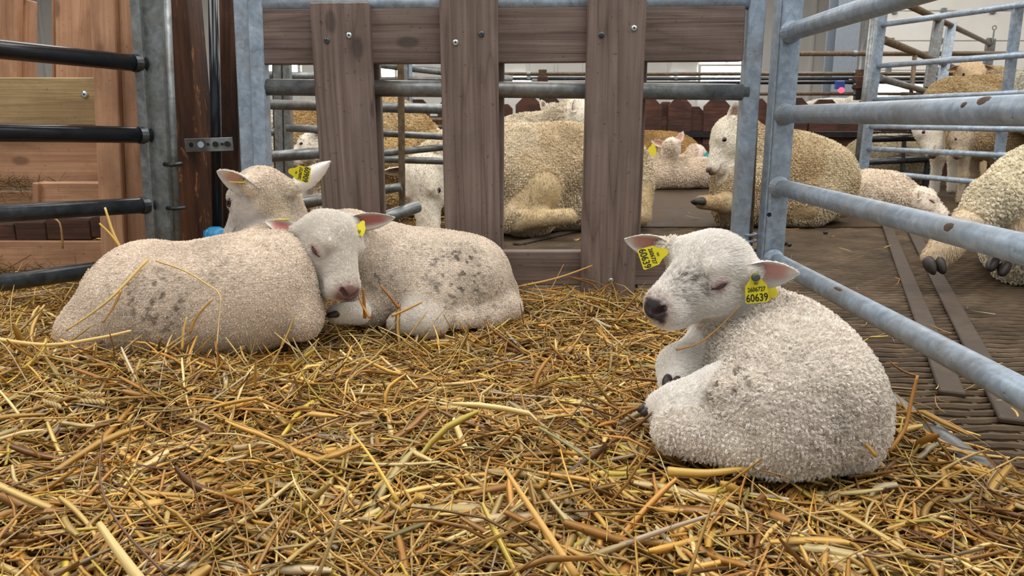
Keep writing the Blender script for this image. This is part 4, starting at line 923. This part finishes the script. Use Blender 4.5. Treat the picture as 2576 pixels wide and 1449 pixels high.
# standing ewe with lowered white face
h4 = hd(2330, 318, 6.0, (-.25, -.9, .25), (-.55, .1, .8), sc=1.7, elong=1.15)
p4 = [E(at(2405, 278, 6.2), (.25, .28, .235), None, .12), E(at(2480, 272, 6.25), (.30, .28, .25), None, .14), E(at(2560, 268, 6.3), (.26, .28, .25), None, .12)] + chain([(at(2385, 255, 6.1), .17), (at(2345, 290, 6.02), .12)], .08) + legs([((2362, 310), (2352, 455), 6.05), ((2400, 320), (2395, 462), 6.3), ((2540, 320), (2535, 455), 6.2)])
fewe('brown-backed standing ewe with a white face lowered behind the blue-grey gate', p4, h4, [dict(s=1, d=cd(.3, .5, .7), n=cd(.1, -.5, .7), L=.14, w=.034), dict(s=-1, d=cd(-.6, .5, -.3), n=cd(-.2, -.5, .5), L=.14, w=.034)], seed=31, wool='#cdb891', rust='#ad9066', dirt_amt=.25)
h5 = hd(2440, 182, 7.0, (-.12, -.45, .88), (.98, 0, .1), sc=1.9)
p5 = [E(at(2480, 240, 7.4), (.30, .35, .26), None, .12), E(at(2560, 250, 7.5), (.30, .35, .26), None, .12)] + chain([(at(2460, 215, 7.25), .16), (at(2440, 190, 7.05), .12)], .08) + legs([((2470, 300), (2470, 440), 7.3), ((2540, 300), (2540, 440), 7.4), ((2590, 300), (2590, 440), 7.4)])
fewe('tan-faced ewe looking over the back of the standing ewe', p5, h5, [dict(s=1, d=cd(.9, -.2, .1), n=cd(.1, -.6, .7), L=.13, w=.034), dict(s=-1, d=cd(-.9, -.2, .1), n=cd(-.1, -.6, .7), L=.13, w=.034)], seed=33, wool='#cbb792', face='#d8bd98')
h6 = hd(2418, 345, 5.5, (-.5, -.7, .1), (-.6, .2, .7), sc=1.25)
p6 = [E(at(2450, 345, 5.6), (.17, .18, .15), None, .08), E(at(2500, 350, 5.65), (.18, .18, .155), None, .08)] + chain([(at(2440, 335, 5.55), .10), (at(2425, 340, 5.5), .08)], .05) + legs([((2425, 380), (2420, 450), 5.5), ((2505, 385), (2500, 455), 5.6), ((2450, 385), (2448, 452), 5.75)], .035, .024)
fewe('half-grown tan lamb standing in front of the ewes behind the gate', p6, h6, [dict(s=1, d=cd(.5, .5, .5), n=cd(0, -.5, .7), L=.10, w=.028)], 'lamb', 'lamb', seed=35, wool='#cdb48e', h=.012, face='#b7a58c')
p7 = [E(at(2635, 250, 5.3), (.24, .3, .26), None, .1), E(at(2710, 260, 5.4), (.28, .3, .26), None, .1)] + legs([((2640, 330), (2640, 510), 5.3), ((2710, 330), (2710, 510), 5.3)])
fewe('pale grey-white ewe standing partly out of frame beyond the gate end', p7, None, (), seed=37, wool='#d6d2c2')
# lying lamb with its head on the floor
h8 = hd(2318, 500, 4.75, (.72, -.42, .50), (.45, -.15, -.8), sc=1.35)
p8 = [E(at(2185, 485, 4.95), (.13, .16, .125), None, .07), E(at(2240, 492, 4.9), (.12, .15, .10), None, .07)] + chain([(at(2260, 492, 4.85), .085), (at(2300, 500, 4.78), .068)], .05) + [E(at(2170, 500, 4.9), (.10, .14, .10), None, .06)]
fewe('pale lamb lying stretched out with its head down near the ewe with the stained foot', p8, h8, [dict(s=-1, d=cd(-.5, -.6, .5), n=cd(0, -.3, .9), L=.09, w=.026), dict(s=1, d=cd(-.4, .8, .0), n=cd(0, 0, 1), L=.09, w=.026)], 'lamb', 'lamb', seed=39, open_eyes=False, wool='#f5e6d2', face='#f3e4d2', h=.009, fl=dict(cs=.014, L=.012, R=.004, rad=.0018, dens=3e4))
# lambs on the far floor
h9 = hd(1690, 366, 6.6, (.35, .1, -.6), (-.9, .1, -.3), sc=1.25)
p9 = [E(at(1668, 428, 6.75), (.16, .18, .13), None, .07), E(at(1720, 432, 6.75), (.17, .18, .115), None, .07), E(at(1770, 436, 6.8), (.10, .14, .095), None, .07), E(at(1640, 440, 6.7), (.09, .12, .075), None, .06)] + chain([(at(1672, 410, 6.7), .10), (at(1684, 380, 6.65), .08)], .05)
r9 = fewe('pale pink lamb with a yellow tag lying on the floor before the brown fence', p9, h9, [dict(s=1, b=(-.012, .043, .0), d=cd(-.9, .25, .1), n=cd(0, -.3, .9), L=.13, w=.032), dict(s=-1, d=cd(.4, .8, 0), n=cd(0, 0, 1), L=.11, w=.03)], 'lamb', 'lamb', seed=41, wool='#f0dfca', face='#f2e4d6', earcol='#d9a695', h=.011, fl=dict(cs=.016, L=.012, R=.004, rad=.002, dens=2.2e4))
ear_tag(r9, at(1640, 380, 6.55), cd(.95, -.2, .1), cd(.2, .95, .1), .075, [], False)
h10 = hd(1752, 384, 7.1, (.6, -.3, -.4), (-.5, .1, -.8), sc=1.3)
p10 = [E(at(1740, 430, 7.16), (.15, .15, .13), None, .07), E(at(1700, 432, 7.16), (.15, .15, .13), None, .07)] + chain([(at(1742, 412, 7.15), .10), (at(1750, 390, 7.1), .09)], .05)
r10 = fewe('pinkish lamb showing only the back of its head behind the tagged lamb', p10, h10, [dict(s=1, d=cd(-.6, -.5, .2), n=cd(0, -.3, .9), L=.09, w=.03)], 'lamb', 'lamb', seed=43, wool='#efdcc8', face='#f2dfd2', h=.012)
ear_tag(r10, at(1776, 396, 7.0), cd(.9, -.2, .1), cd(.2, .95, .1), .06, [], False, M['teal'], 'teal plastic ear tag')
p11 = [E(at(1610, 385, 7.58), (.30, .2, .21), None, .1), E(at(1680, 385, 7.6), (.28, .2, .20), None, .1), E(at(1560, 395, 7.56), (.26, .2, .21), None, .1), E(at(1725, 400, 7.6), (.14, .16, .15), None, .1)]
fewe('golden-brown ewe lying at the foot of the brown fence behind the lambs', p11, None, (), seed=45, wool='#c2a06c', rust='#b08b54')
# sheep behind the big ewe
h12 = hd(1455, 283, 5.0, (.85, -.35, .25), (.25, -.1, -.95), sc=1.7, elong=1.1)
p12 = [E(at(1312, 370, 5.25), (.28, .26, .20), None, .12), E(at(1372, 365, 5.25), (.28, .3, .19), None, .12)] + chain([(at(1390, 335, 5.15), .13), (at(1430, 298, 5.0), .105)], .08)
fewe('cream ewe raising her head behind the big lying ewe', p12, h12, [dict(s=-1, d=cd(-.25, -.55, .7), n=cd(.5, -.2, .8), L=.13, w=.036), dict(s=1, d=cd(-.4, .3, -.5), n=cd(0, 0, 1), L=.12, w=.034)], seed=47, wool='#e2d6c0')
h12b = hd(1392, 292, 6.0, (.2, -.5, -.6), (-.8, 0, -.4), sc=1.6)
p12b = [E(at(1390, 360, 6.2), (.26, .3, .2), None, .12)] + chain([(at(1390, 330, 6.1), .14), (at(1392, 300, 6.0), .10)], .08)
fewe('whitish ewe with pricked ears peeking behind the cream ewe', p12b, h12b, [dict(s=1, d=cd(-.3, .9, 0), n=cd(0, 0, 1), L=.10, w=.03), dict(s=-1, d=cd(.3, .9, 0), n=cd(0, 0, 1), L=.10, w=.03)], seed=48, wool='#e4dccc')
# sheep in the pens on the left
h13 = hd(786, 362, 4.1, (-.85, -.40, .25), (-.25, .0, .95), sc=1.15)
p13 = [E(at(840, 405, 4.2), (.14, .15, .16), None, .08), E(at(872, 410, 4.22), (.14, .15, .16), None, .08)] + chain([(at(822, 385, 4.17), .10), (at(802, 370, 4.12), .075)], .05)
fewe('white-faced young sheep looking left through the gap beside the first upright board', p13, h13, [dict(s=1, d=cd(.6, .2, .7), n=cd(0, -.3, .9), L=.09, w=.03)], seed=51, wool='#e0d0b6', h=.012)
p14 = [E(at(785, 345, 5.6), (.22, .2, .24), None, .1), E(at(845, 345, 5.65), (.22, .2, .24), None, .1), E(at(745, 365, 5.55), (.14, .15, .2), None, .1)] + legs([((760, 400), (764, 492), 5.55), ((850, 400), (853, 492), 5.6), ((800, 400), (803, 492), 5.7)])
fewe('tan ewe standing behind the white-faced young sheep', p14, None, (), seed=53, wool='#cdb084', rust='#b8955f')
p15 = [E(at(640, 335, 4.6), (.12, .25, .17), None, .08), E(at(666, 350, 4.7), (.09, .2, .16), None, .08), E(at(648, 410, 4.6), (.13, .25, .20), None, .08)]
fewe('white fleecy ewe lying behind the steel frame post in the far left pen', p15, None, (), seed=55, wool='#e8e0d0')
h16 = hd(1095, 355, 5.4, (.85, -.4, .2), (.2, 0, -.9), sc=1.4)
p16 = [E(at(950, 350, 5.3), (.26, .3, .26), None, .12), E(at(1000, 345, 5.3), (.24, .3, .23), None, .12)] + chain([(at(1040, 350, 5.35), .14), (at(1078, 352, 5.4), .10)], .08)
fewe('tan ewe dozing behind the flat-bar gate with her head low', p16, h16, [dict(s=-1, d=cd(-.3, -.4, .8), n=cd(.4, 0, .8), L=.10, w=.03)], seed=57, wool='#d2bb92', rust='#b8955f')
p17 = [E(at(1060, 408, 4.75), (.26, .2, .16), None, .12), E(at(1130, 405, 4.85), (.24, .2, .17), None, .12), E(at(1005, 410, 4.7), (.14, .18, .12), None, .1)]
fewe('dirty yellow-brown ewe lying low behind the lowered face of the big ewe', p17, None, (), seed=59, wool='#c9ae7e', dirt_amt=.8)
p18 = [E(at(2210, 395, 7.15), (.26, .3, .2), None, .1), E(at(2270, 392, 7.2), (.24, .3, .19), None, .1), E(at(2165, 405, 7.1), (.14, .2, .16), None, .1)]
fewe('greyish-cream ewe lying low behind the blue-grey gate by the dark pipe frame', p18, None, (), seed=61, wool='#cfc2a6')
h19 = hd(2158, 254, 9.6, (.5, -.4, .7), (.8, 0, -.5), sc=1.6)
p19 = [E(at(2105, 300, 9.9), (.3, .3, .25), None, .1), E(at(2060, 302, 9.9), (.3, .3, .25), None, .1)] + chain([(at(2132, 282, 9.8), .14), (at(2155, 258, 9.65), .1)], .06) + legs([((2110, 330), (2106, 418), 9.85), ((2050, 330), (2046, 417), 9.9)])
fewe('white ewe far off looking over the brown fence under the pipe valve', p19, h19, (), seed=63, wool='#e6e0d4', h=.02)
# ================================================================== straw bedding
def hstraw(x, y):
    P = np.stack([x, y, np.zeros_like(x)], 1)
    z = .116 + .035 * (fbm(P, 2.2, 77, 2) - .5) + .022 * (fbm(P, 7, 78, 2) - .5)
    z += .060 * np.exp(-((x + .88) / .40) ** 2 - ((y - 1.30) / .16) ** 2)          # heap in front of the left lamb
    z += .030 * np.exp(-((x - .25) / .35) ** 2 - ((y - 1.98) / .18) ** 2)
    z += .030 * sstep(-.8, -1.3, x)
    z *= sstep(.86, .60, x + .03 * np.sin(y * 9) - .26 * sstep(1.12, .82, y))                                  # thins out under the gate
    return z
# mound beneath the loose straw
gx, gy = np.meshgrid(np.linspace(-2.4, 1.12, 130), np.linspace(.25, 2.32, 80), indexing='ij')
zz = hstraw(gx.ravel(), gy.ravel()); bv = np.stack([gx.ravel(), gy.ravel(), np.maximum(zz - .048, -.008)], 1); idx = np.arange(130 * 80).reshape(130, 80)
bf_ = np.stack([idx[:-1, :-1].ravel(), idx[1:, :-1].ravel(), idx[1:, 1:].ravel(), idx[:-1, 1:].ravel()], 1)
n = NT('matted_brown_bedding'); f1 = n.noise(n.coords(rnd=False, scale=(1, 1, 1)), 45.0, 5, .7, 2.0)
M['bedding'] = n.set(Base_Color=n.ramp(f1, [(.3, srgb('#4a3520')), (.55, srgb('#6b4f2e')), (.75, srgb('#86683f'))]), Roughness=.9)
bm_ = MB().add(bv, bf_).build('bedding', M['bedding'], None, True, False); tag(bm_, 'matted brown bedding under the loose golden straw of the pen', 'bedding', kind='stuff')
PAL = np.array([srgb(c) for c in ('#dcb05c', '#d2a24c', '#e6c476', '#c89044', '#b4823e', '#eed694', '#dcc084', '#9c7038', '#82582c', '#bea680', '#d0be9c', '#e0c456', '#a2965e')])
PW = np.array([.17, .16, .12, .12, .08, .06, .07, .07, .05, .03, .02, .04, .01]); PW = PW / PW.sum()
# what the stalks must not run through: animals, pipes of the two gates, boards and posts
CAPS = []; BOXES = []
def world_pts(o): return np.array([list(o.matrix_basis @ v.co) for v in o.data.vertices])
for root in (div, lg, rg, hf, tp, dk):
    for o in root.children:
        P = world_pts(o)
        if o.name.split('.')[0] in ('rail', 'hinge_rod', 'hinge_pin'):
            n_ = len(P) // 2; a_, b_ = P[:n_].mean(0), P[n_:].mean(0)
            if o.name.startswith('rail'): CAPS.append((a_, b_, float(np.linalg.norm(P[0] - a_))))
            else: BOXES.append((P.min(0), P.max(0)))
        else: BOXES.append((P.min(0), P.max(0)))
def inside_bodies(P, grow=.0, every=False):
    m = np.zeros(len(P), bool)
    for pr in (BODIES if every else BODIES[:3]):
        for p in pr:
            d = d_cap(P, p['a'], p['b'], p['ra'], p['rb']) if p['t'] == 'c' else d_ell(P, p['c'], p['r'], p['R']); m |= d < -grow
    for a_, b_, r_ in CAPS: m |= d_cap(P, a_, b_, r_, r_) < -.002
    for lo_, hi_ in BOXES: m |= np.all((P > lo_ + .001) & (P < hi_ - .001), axis=1)
    return m
def straws(N, x0, x1, y0, y1, lay, Lr, wr, pitch, seed, npt=6, hfun=hstraw, avoid=True, stick=0.0, flat=.55, weights=None, pal=PAL, keep=None, lift=None):
    """N stalks as quads strips: flat V-folded blades and diamond-section stalks; returns verts, faces, colours"""
    g = np.random.default_rng(seed); X = g.uniform(x0, x1, N); Y = g.uniform(y0, y1, N)
    if keep is not None: k = keep(X, Y, g); X, Y = X[k], Y[k]; N = len(X)
    Z = hfun(X, Y) - lay * g.random(N) ** 1.6 + .004
    yaw = g.uniform(0, 2 * math.pi, N); L = Lr[0] + (Lr[1] - Lr[0]) * g.random(N) ** 1.7; W = wr[0] + (wr[1] - wr[0]) * g.random(N) ** 2.0
    pt = g.normal(0, pitch, N); st = g.random(N) < stick; pt = np.where(st, g.uniform(.12, .85, N), pt)
    d = np.stack([np.cos(yaw) * np.cos(pt), np.sin(yaw) * np.cos(pt), np.sin(pt)], 1); sd = np.stack([-np.sin(yaw), np.cos(yaw), np.zeros(N)], 1)
    up = np.cross(d, sd); roll = g.normal(0, .9, N); s1 = sd * np.cos(roll)[:, None] + up * np.sin(roll)[:, None]; u1 = np.cross(d, s1)
    bend = g.normal(0, .22, N); kink = np.where(g.random(N) < .3, g.normal(0, .7, N), 0); kp = g.uniform(.3, .7, N); bz = g.normal(0, .12, N)
    t = np.linspace(-.5, .5, npt); pts = []
    off0 = np.where(st, .5, 0.0)
    for tt in t:
        q = tt + 0.0; kd = np.maximum(0, (tt + .5) - kp) * kink
        pts.append(np.stack([X, Y, Z], 1) + d * ((tt + off0) * L)[:, None] + s1 * (L * (bend * tt * tt + kd))[:, None] + np.array([0, 0, 1.0]) * (L * bz * (tt * tt - .1))[:, None])
    pts = np.stack(pts, 1)
    # sag onto the bedding so that blades follow the surface
    hx = hfun(pts[..., 0].ravel(), pts[..., 1].ravel()).reshape(N, npt); h0 = hfun(X, Y)[:, None]
    pts[..., 2] += np.where(st[:, None], 0, (hx - h0) * .8); pts[..., 2] = np.maximum(pts[..., 2], .004)
    if lift is not None: pts[..., 2] = np.minimum(pts[..., 2], hx + lift)
    if avoid:
        fine_ = np.concatenate([pts, (pts[:, 1:] + pts[:, :-1]) / 2], 1)
        bad = inside_bodies(fine_.reshape(-1, 3), .004, avoid == 'all').reshape(N, -1).any(1); k = ~bad
        pts, W, s1, u1, st = pts[k], W[k], s1[k], u1[k], st[k]; N = len(pts)
    ci = g.choice(len(pal), N, p=PW if weights is None else weights); col = pal[ci] * (.40 + .70 * g.random(N) ** 1.1)[:, None]
    blade = g.random(N) < flat; tw = g.normal(0, .5, N)
    prof = np.ones(npt); prof[0] = .75; prof[-1] = .55
    V = np.zeros((N, npt, 4, 3)); cr = np.where(blade, .22, .5)
    for i in range(npt):
        a = tw * i / (npt - 1); s_ = s1 * np.cos(a)[:, None] + u1 * np.sin(a)[:, None]; u_ = u1 * np.cos(a)[:, None] - s1 * np.sin(a)[:, None]
        w = (W * np.where(blade, 1.25, .8) * prof[i])[:, None] / 2
        V[:, i, 0] = pts[:, i] + s_ * w; V[:, i, 1] = pts[:, i] + u_ * w * cr[:, None] * 1.6; V[:, i, 2] = pts[:, i] - s_ * w; V[:, i, 3] = pts[:, i] - u_ * w * cr[:, None] * .6
    b = (np.arange(N) * npt * 4)[:, None, None, None]; i = (np.arange(npt - 1) * 4)[None, :, None, None]; k = np.arange(4)[None, None, :, None]; k2 = (k + 1) % 4
    F = np.concatenate([b + i + k, b + i + k2, b + i + 4 + k2, b + i + 4 + k], 3).reshape(-1, 4)
    cs = np.repeat(col, npt * 4, 0).reshape(N, npt, 4, 3) * np.linspace(.92, 1.08, npt)[None, :, None, None]
    return V.reshape(-1, 3), F, np.clip(cs.reshape(-1, 3), 0, 1)
def fast_mesh(name, parts, mat, label, cat):
    nv = 0; Vs = []; Fs = []; Cs = []
    for v, f, c in parts: Vs.append(v); Fs.append(f + nv); Cs.append(c); nv += len(v)
    Vv = np.vstack(Vs).astype(np.float32); F = np.vstack(Fs).astype(np.int32); Cc = np.ones((len(Vv), 4), np.float32); Cc[:, :3] = np.vstack(Cs)
    me = bpy.data.meshes.new(name); me.vertices.add(len(Vv)); me.vertices.foreach_set('co', Vv.ravel()); me.loops.add(F.size); me.loops.foreach_set('vertex_index', F.ravel())
    me.polygons.add(len(F)); me.polygons.foreach_set('loop_start', np.arange(len(F), dtype=np.int32) * 4); me.update(calc_edges=True); me.validate()
    a = me.attributes.new('col', 'FLOAT_COLOR', 'POINT'); a.data.foreach_set('color', Cc.ravel())
    o = new_obj(name, me, mat); tag(o, label, cat, kind='stuff'); return o
edge = lambda X, Y, g: (X + .02 * np.sin(Y * 13) - .26 * sstep(1.15, .82, Y) < .74 + .10 * (g.random(len(X)) - .4))
near = lambda X, Y, g: edge(X, Y, g) & (np.abs(X) < .82 * Y + .25)
parts_ = [straws(30000, -1.7, 1.05, .48, 2.06, .055, (.03, .16), (.0022, .0070), .16, 11, 5, keep=near),
          straws(9000, -1.5, 1.05, .48, 1.95, .014, (.07, .30), (.0030, .0085), .10, 12, 8, keep=near, lift=.035),
          straws(1500, -1.4, .75, .55, 1.95, .01, (.03, .11), (.003, .009), .3, 13, 5, keep=near, stick=.55),
          straws(9000, -1.6, 1.05, .48, 2.05, .02, (.012, .05), (.0018, .006), .35, 14, 3, keep=near),
          straws(420, -1.20, -.30, 1.20, 1.44, .01, (.04, .15), (.003, .008), .3, 16, 6, stick=.75),
          straws(260, -.35, .15, 1.52, 1.70, .01, (.04, .12), (.003, .008), .3, 17, 6, stick=.6),
          straws(700, -.9, .8, .48, 1.15, .006, (.06, .22), (.007, .013), .12, 18, 7, keep=near, flat=1.0, lift=.04),
          straws(2600, -2.3, -.75, 1.2, 2.25, .03, (.04, .18), (.002, .006), .2, 15, 5)]
fast_mesh('straw_bedding', parts_, M['straw'], 'loose golden straw strewn deep over the floor of the lamb pen', 'straw')
# thin litter on the alley floor and in the pens behind
flat0 = lambda x, y: np.full_like(x, .010)
lit = [straws(420, .66, 1.25, .7, 2.6, .0, (.03, .16), (.002, .006), .05, 21, 5, flat0, 'all', keep=lambda X, Y, g: (g.random(len(X)) < np.exp(-(X - .66) * 4)) & (hstraw(X, Y) < .03)),
       straws(70, -.2, 2.6, 2.2, 5.5, .0, (.03, .14), (.003, .007), .04, 22, 4, flat0, 'all'),
       straws(2600, -2.2, -.20, 2.25, 4.6, .02, (.04, .18), (.003, .008), .15, 23, 4, lambda x, y: np.full_like(x, .03), 'all')]
fast_mesh('straw_litter', lit, M['straw'], 'thin scattering of straw on the dark floor beyond the pen', 'straw')
# hay in and under the feeder
HP = np.array([srgb(c) for c in ('#7a6a44', '#8f7d52', '#6a5a3c', '#9c8c62', '#5c4a34', '#8a6b4c')]); HW = np.ones(6) / 6
hc_ = at(60, 470, 2.28)
def hpile(x, y): return hc_[2] + .02 - .16 * np.abs(x - hc_[0] + .02)
hay = [straws(900, hc_[0] - .35, hc_[0] + .13, 2.22, 2.33, .06, (.02, .11), (.0009, .0022), .5, 31, 6, hpile, True, .1, .3, HW, HP),
       straws(700, -1.75, -.98, 2.02, 2.20, .06, (.03, .14), (.0009, .0024), .5, 32, 6, lambda x, y: np.full_like(x, .175), True, .15, .3, HW, HP)]
fast_mesh('hay', hay, M['hay'], 'grey-green hay tufts caught in and under the wooden feeder', 'hay')
# ------------------------------------------------------------------ single stalks that stand out
def stalk(label, pts, w, col, group=None, ear=False):
    P = [np.asarray(p, float) for p in pts]; k = len(P)
    # densify with Catmull-Rom
    Q = []
    for i in range(k - 1):
        p0, p1, p2, p3 = P[max(i - 1, 0)], P[i], P[i + 1], P[min(i + 2, k - 1)]
        for t in np.linspace(0, 1, 5)[:-1]:
            Q.append(.5 * ((2 * p1) + (-p0 + p2) * t + (2 * p0 - 5 * p1 + 4 * p2 - p3) * t * t + (-p0 + 3 * p1 - 3 * p2 + p3) * t ** 3))
    Q.append(P[-1]); m = MB(); n_ = len(Q); rr = [w / 2 * (1 - .45 * i / (n_ - 1)) for i in range(n_)]
    root = thing('straw_stalk', label, 'straw', tuple(P[0]), group)
    o = MB().tube(Q, rr, 6, True, srgb(col)).build('stem', M['straw'], root, True)
    if ear:
        d = unit(Q[-1] - Q[-3]); s_ = unit(np.cross(d, CAMT)); 
        for i in range(12):
            b = Q[-1] + d * (i // 2) * .007; sd = s_ * (1 if i % 2 else -1); ax = unit(d * .8 + sd * .6); vv, ff = uv_sphere(b + sd * .003 + ax * .004, (.0065, .0024, .0024), basis(ax, CAMT), 8, 5)
            MB().add(vv, ff, srgb('#cdb37c')).build('grain_husk', M['straw'], root, True)
    return root
ST = [('long straw stalk slanting over the hip of the lamb looking away', [at(372, 652, 1.46), at(292, 738, 1.40), at(235, 785, 1.38), at(165, 832, 1.36)], .0062, '#d2b268', False),
      ('short kinked straw leaning down from the slanting stalk', [at(306, 730, 1.40), at(284, 775, 1.39), at(258, 812, 1.38)], .005, '#b68a44', False),
      ('thin arched straw curving over the flank of the lamb looking away', [at(392, 656, 1.45), at(462, 680, 1.43), at(520, 715, 1.41), at(553, 742, 1.39), at(551, 800, 1.37), at(545, 872, 1.34)], .0040, '#d3b473', False),
      ('upright curved straw blade against the flank of the lamb looking away', [at(478, 838, 1.36), at(496, 795, 1.36), at(536, 752, 1.36)], .0055, '#c49a4c', False),
      ('stubby straw standing beside the curved straw blade', [at(458, 880, 1.34), at(462, 830, 1.35), at(470, 798, 1.36)], .0055, '#d2aa55', False),
      ('thick pale straw lying across the foot of the lamb looking away', [at(-30, 850, 1.30), at(120, 868, 1.30), at(250, 850, 1.32), at(330, 832, 1.34)], .0085, '#e0c078', False),
      ('broad straw stub standing in front of the sleeping muzzle', [at(918, 800, 1.58), at(916, 760, 1.58), at(914, 726, 1.58)], .0085, '#a8702f', False),
      ('split straw leaning toward the sleeping muzzle', [at(930, 800, 1.57), at(908, 760, 1.58), at(896, 715, 1.6)], .006, '#c88f40', False),
      ('stiff brown straw tilted before the belly of the sleeping lamb', [at(1004, 776, 1.60), at(980, 745, 1.60), at(956, 718, 1.60)], .008, '#9a6a34', False),
      ('straw pointing up right before the sleeping lamb', [at(985, 795, 1.57), at(1020, 780, 1.57), at(1062, 760, 1.57)], .007, '#c99848', False),
      ('long straw leaning against the right upright board', [at(1300, 722, 1.92), at(1400, 700, 1.93), at(1490, 668, 1.95)], .007, '#c89c50', False),
      ('thick tubular straw lying before the tail of the lamb by the gate', [at(1680, 1186, .92), at(1780, 1190, .92), at(1878, 1178, .92)], .013, '#d0aa55', False),
      ('thin dark straw tucked under the chin of the lamb by the gate', [at(1700, 880, 1.08), at(1760, 862, 1.08), at(1818, 815, 1.09), at(1862, 768, 1.09)], .0032, '#a87c3e', False),
      ('brown bent straw rising behind the lamb by the gate', [at(2235, 1135, .98), at(2275, 1080, 1.0), at(2292, 1010, 1.02), at(2308, 945, 1.03)], .0075, '#b07a34', False),
      ('straw leaning on the rump of the lamb by the gate', [at(2205, 1148, .92), at(2160, 1100, .93), at(2112, 1070, .94)], .0055, '#c99a48', False),
      ('forked pale straw standing behind the hip of the lamb looking away', [at(312, 640, 1.66), at(286, 590, 1.66), at(264, 522, 1.67)], .0085, '#d8b768', False),
      ('short straw spike branching beside the forked straw', [at(308, 630, 1.65), at(280, 592, 1.65), at(250, 562, 1.65)], .007, '#d0a850', False),
      ('kinked straw hooked over the low dark rail', [at(158, 625, 1.86), at(150, 560, 1.86), at(118, 548, 1.88)], .006, '#b58d5a', False),
      ('thin dark brown stem arching up near the front of the pen', [at(420, 1449, .72), at(300, 1320, .76), at(252, 1210, .82), at(258, 1095, .88)], .0035, '#6d4c34', False),
      ('blurred grey straw standing close at the front of the pen', [at(800, 1449, .70), at(840, 1340, .72), at(882, 1205, .76)], .0048, '#a58a5c', False),
      ('broad pale straw butt poking toward the viewer', [at(360, 1470, .66), at(300, 1390, .68), at(250, 1318, .71)], .013, '#d8bc7c', False),
      ('long yellow straw lying diagonally in the pen front', [at(1000, 1260, .88), at(940, 1160, .93), at(880, 1080, 1.0)], .006, '#d9b450', False),
      ('long flat straw running toward the viewer in mid pen', [at(1450, 1449, .70), at(1350, 1300, .78), at(1270, 1180, .86)], .010, '#cfa050', False),
      ('green-tinged straw slanting in the middle of the pen', [at(1355, 1075, .96), at(1430, 1120, .93), at(1530, 1190, .89)], .0045, '#8d8d58', False),
      ('greyish curved blade lying in the right pen front', [at(1560, 1372, .78), at(1680, 1330, .80), at(1800, 1292, .82)], .0075, '#b09a80', False),
      ('wheat ear hanging beside the low dark rail', [at(170, 770, 1.55), at(190, 745, 1.55), at(205, 722, 1.55)], .003, '#b99a5c', True),
      ('wheat ear lying in the straw before the lamb looking away', [at(30, 985, 1.12), at(80, 992, 1.12), at(110, 1000, 1.11)], .003, '#c6a566', True),
      ('second wheat ear beside the first in the straw', [at(140, 990, 1.12), at(175, 998, 1.115), at(205, 1000, 1.11)], .003, '#c6a566', True)]
for lab, pts, w, col, er in ST: stalk(lab, pts, w, col, None, er)
# droppings on the slatted floor
dg_ = [(1974, 611, .016, 'larger of two dark droppings beside the foot of the bright gate post'), (1986, 615, .011, 'smaller of two dark droppings beside the foot of the bright gate post'), (2077, 585, .012, 'single dark dropping lying alone on the open slatted floor'),
       (2003, 563, .013, 'larger of two dark droppings below the tan-backed ewe'), (1994, 566, .009, 'smaller of two dark droppings below the tan-backed ewe'), (1898, 628, .012, 'dark dropping lying behind the hinge of the bright gate')]
for px, py, r, lab in dg_:
    c = gr(px, py, r * .9); vv, ff = uv_sphere(c, (r * 1.2, r, r * .85), basis(V3(math.cos(px), math.sin(px), 0), UP), 10, 7); vv += .12 * r * (vnoise(vv, 120, 3) - .5)[:, None]
    tag(MB().add(vv, ff).build('dropping', M['hoof'], None, True), lab, 'dropping', 'droppings on the slatted floor')
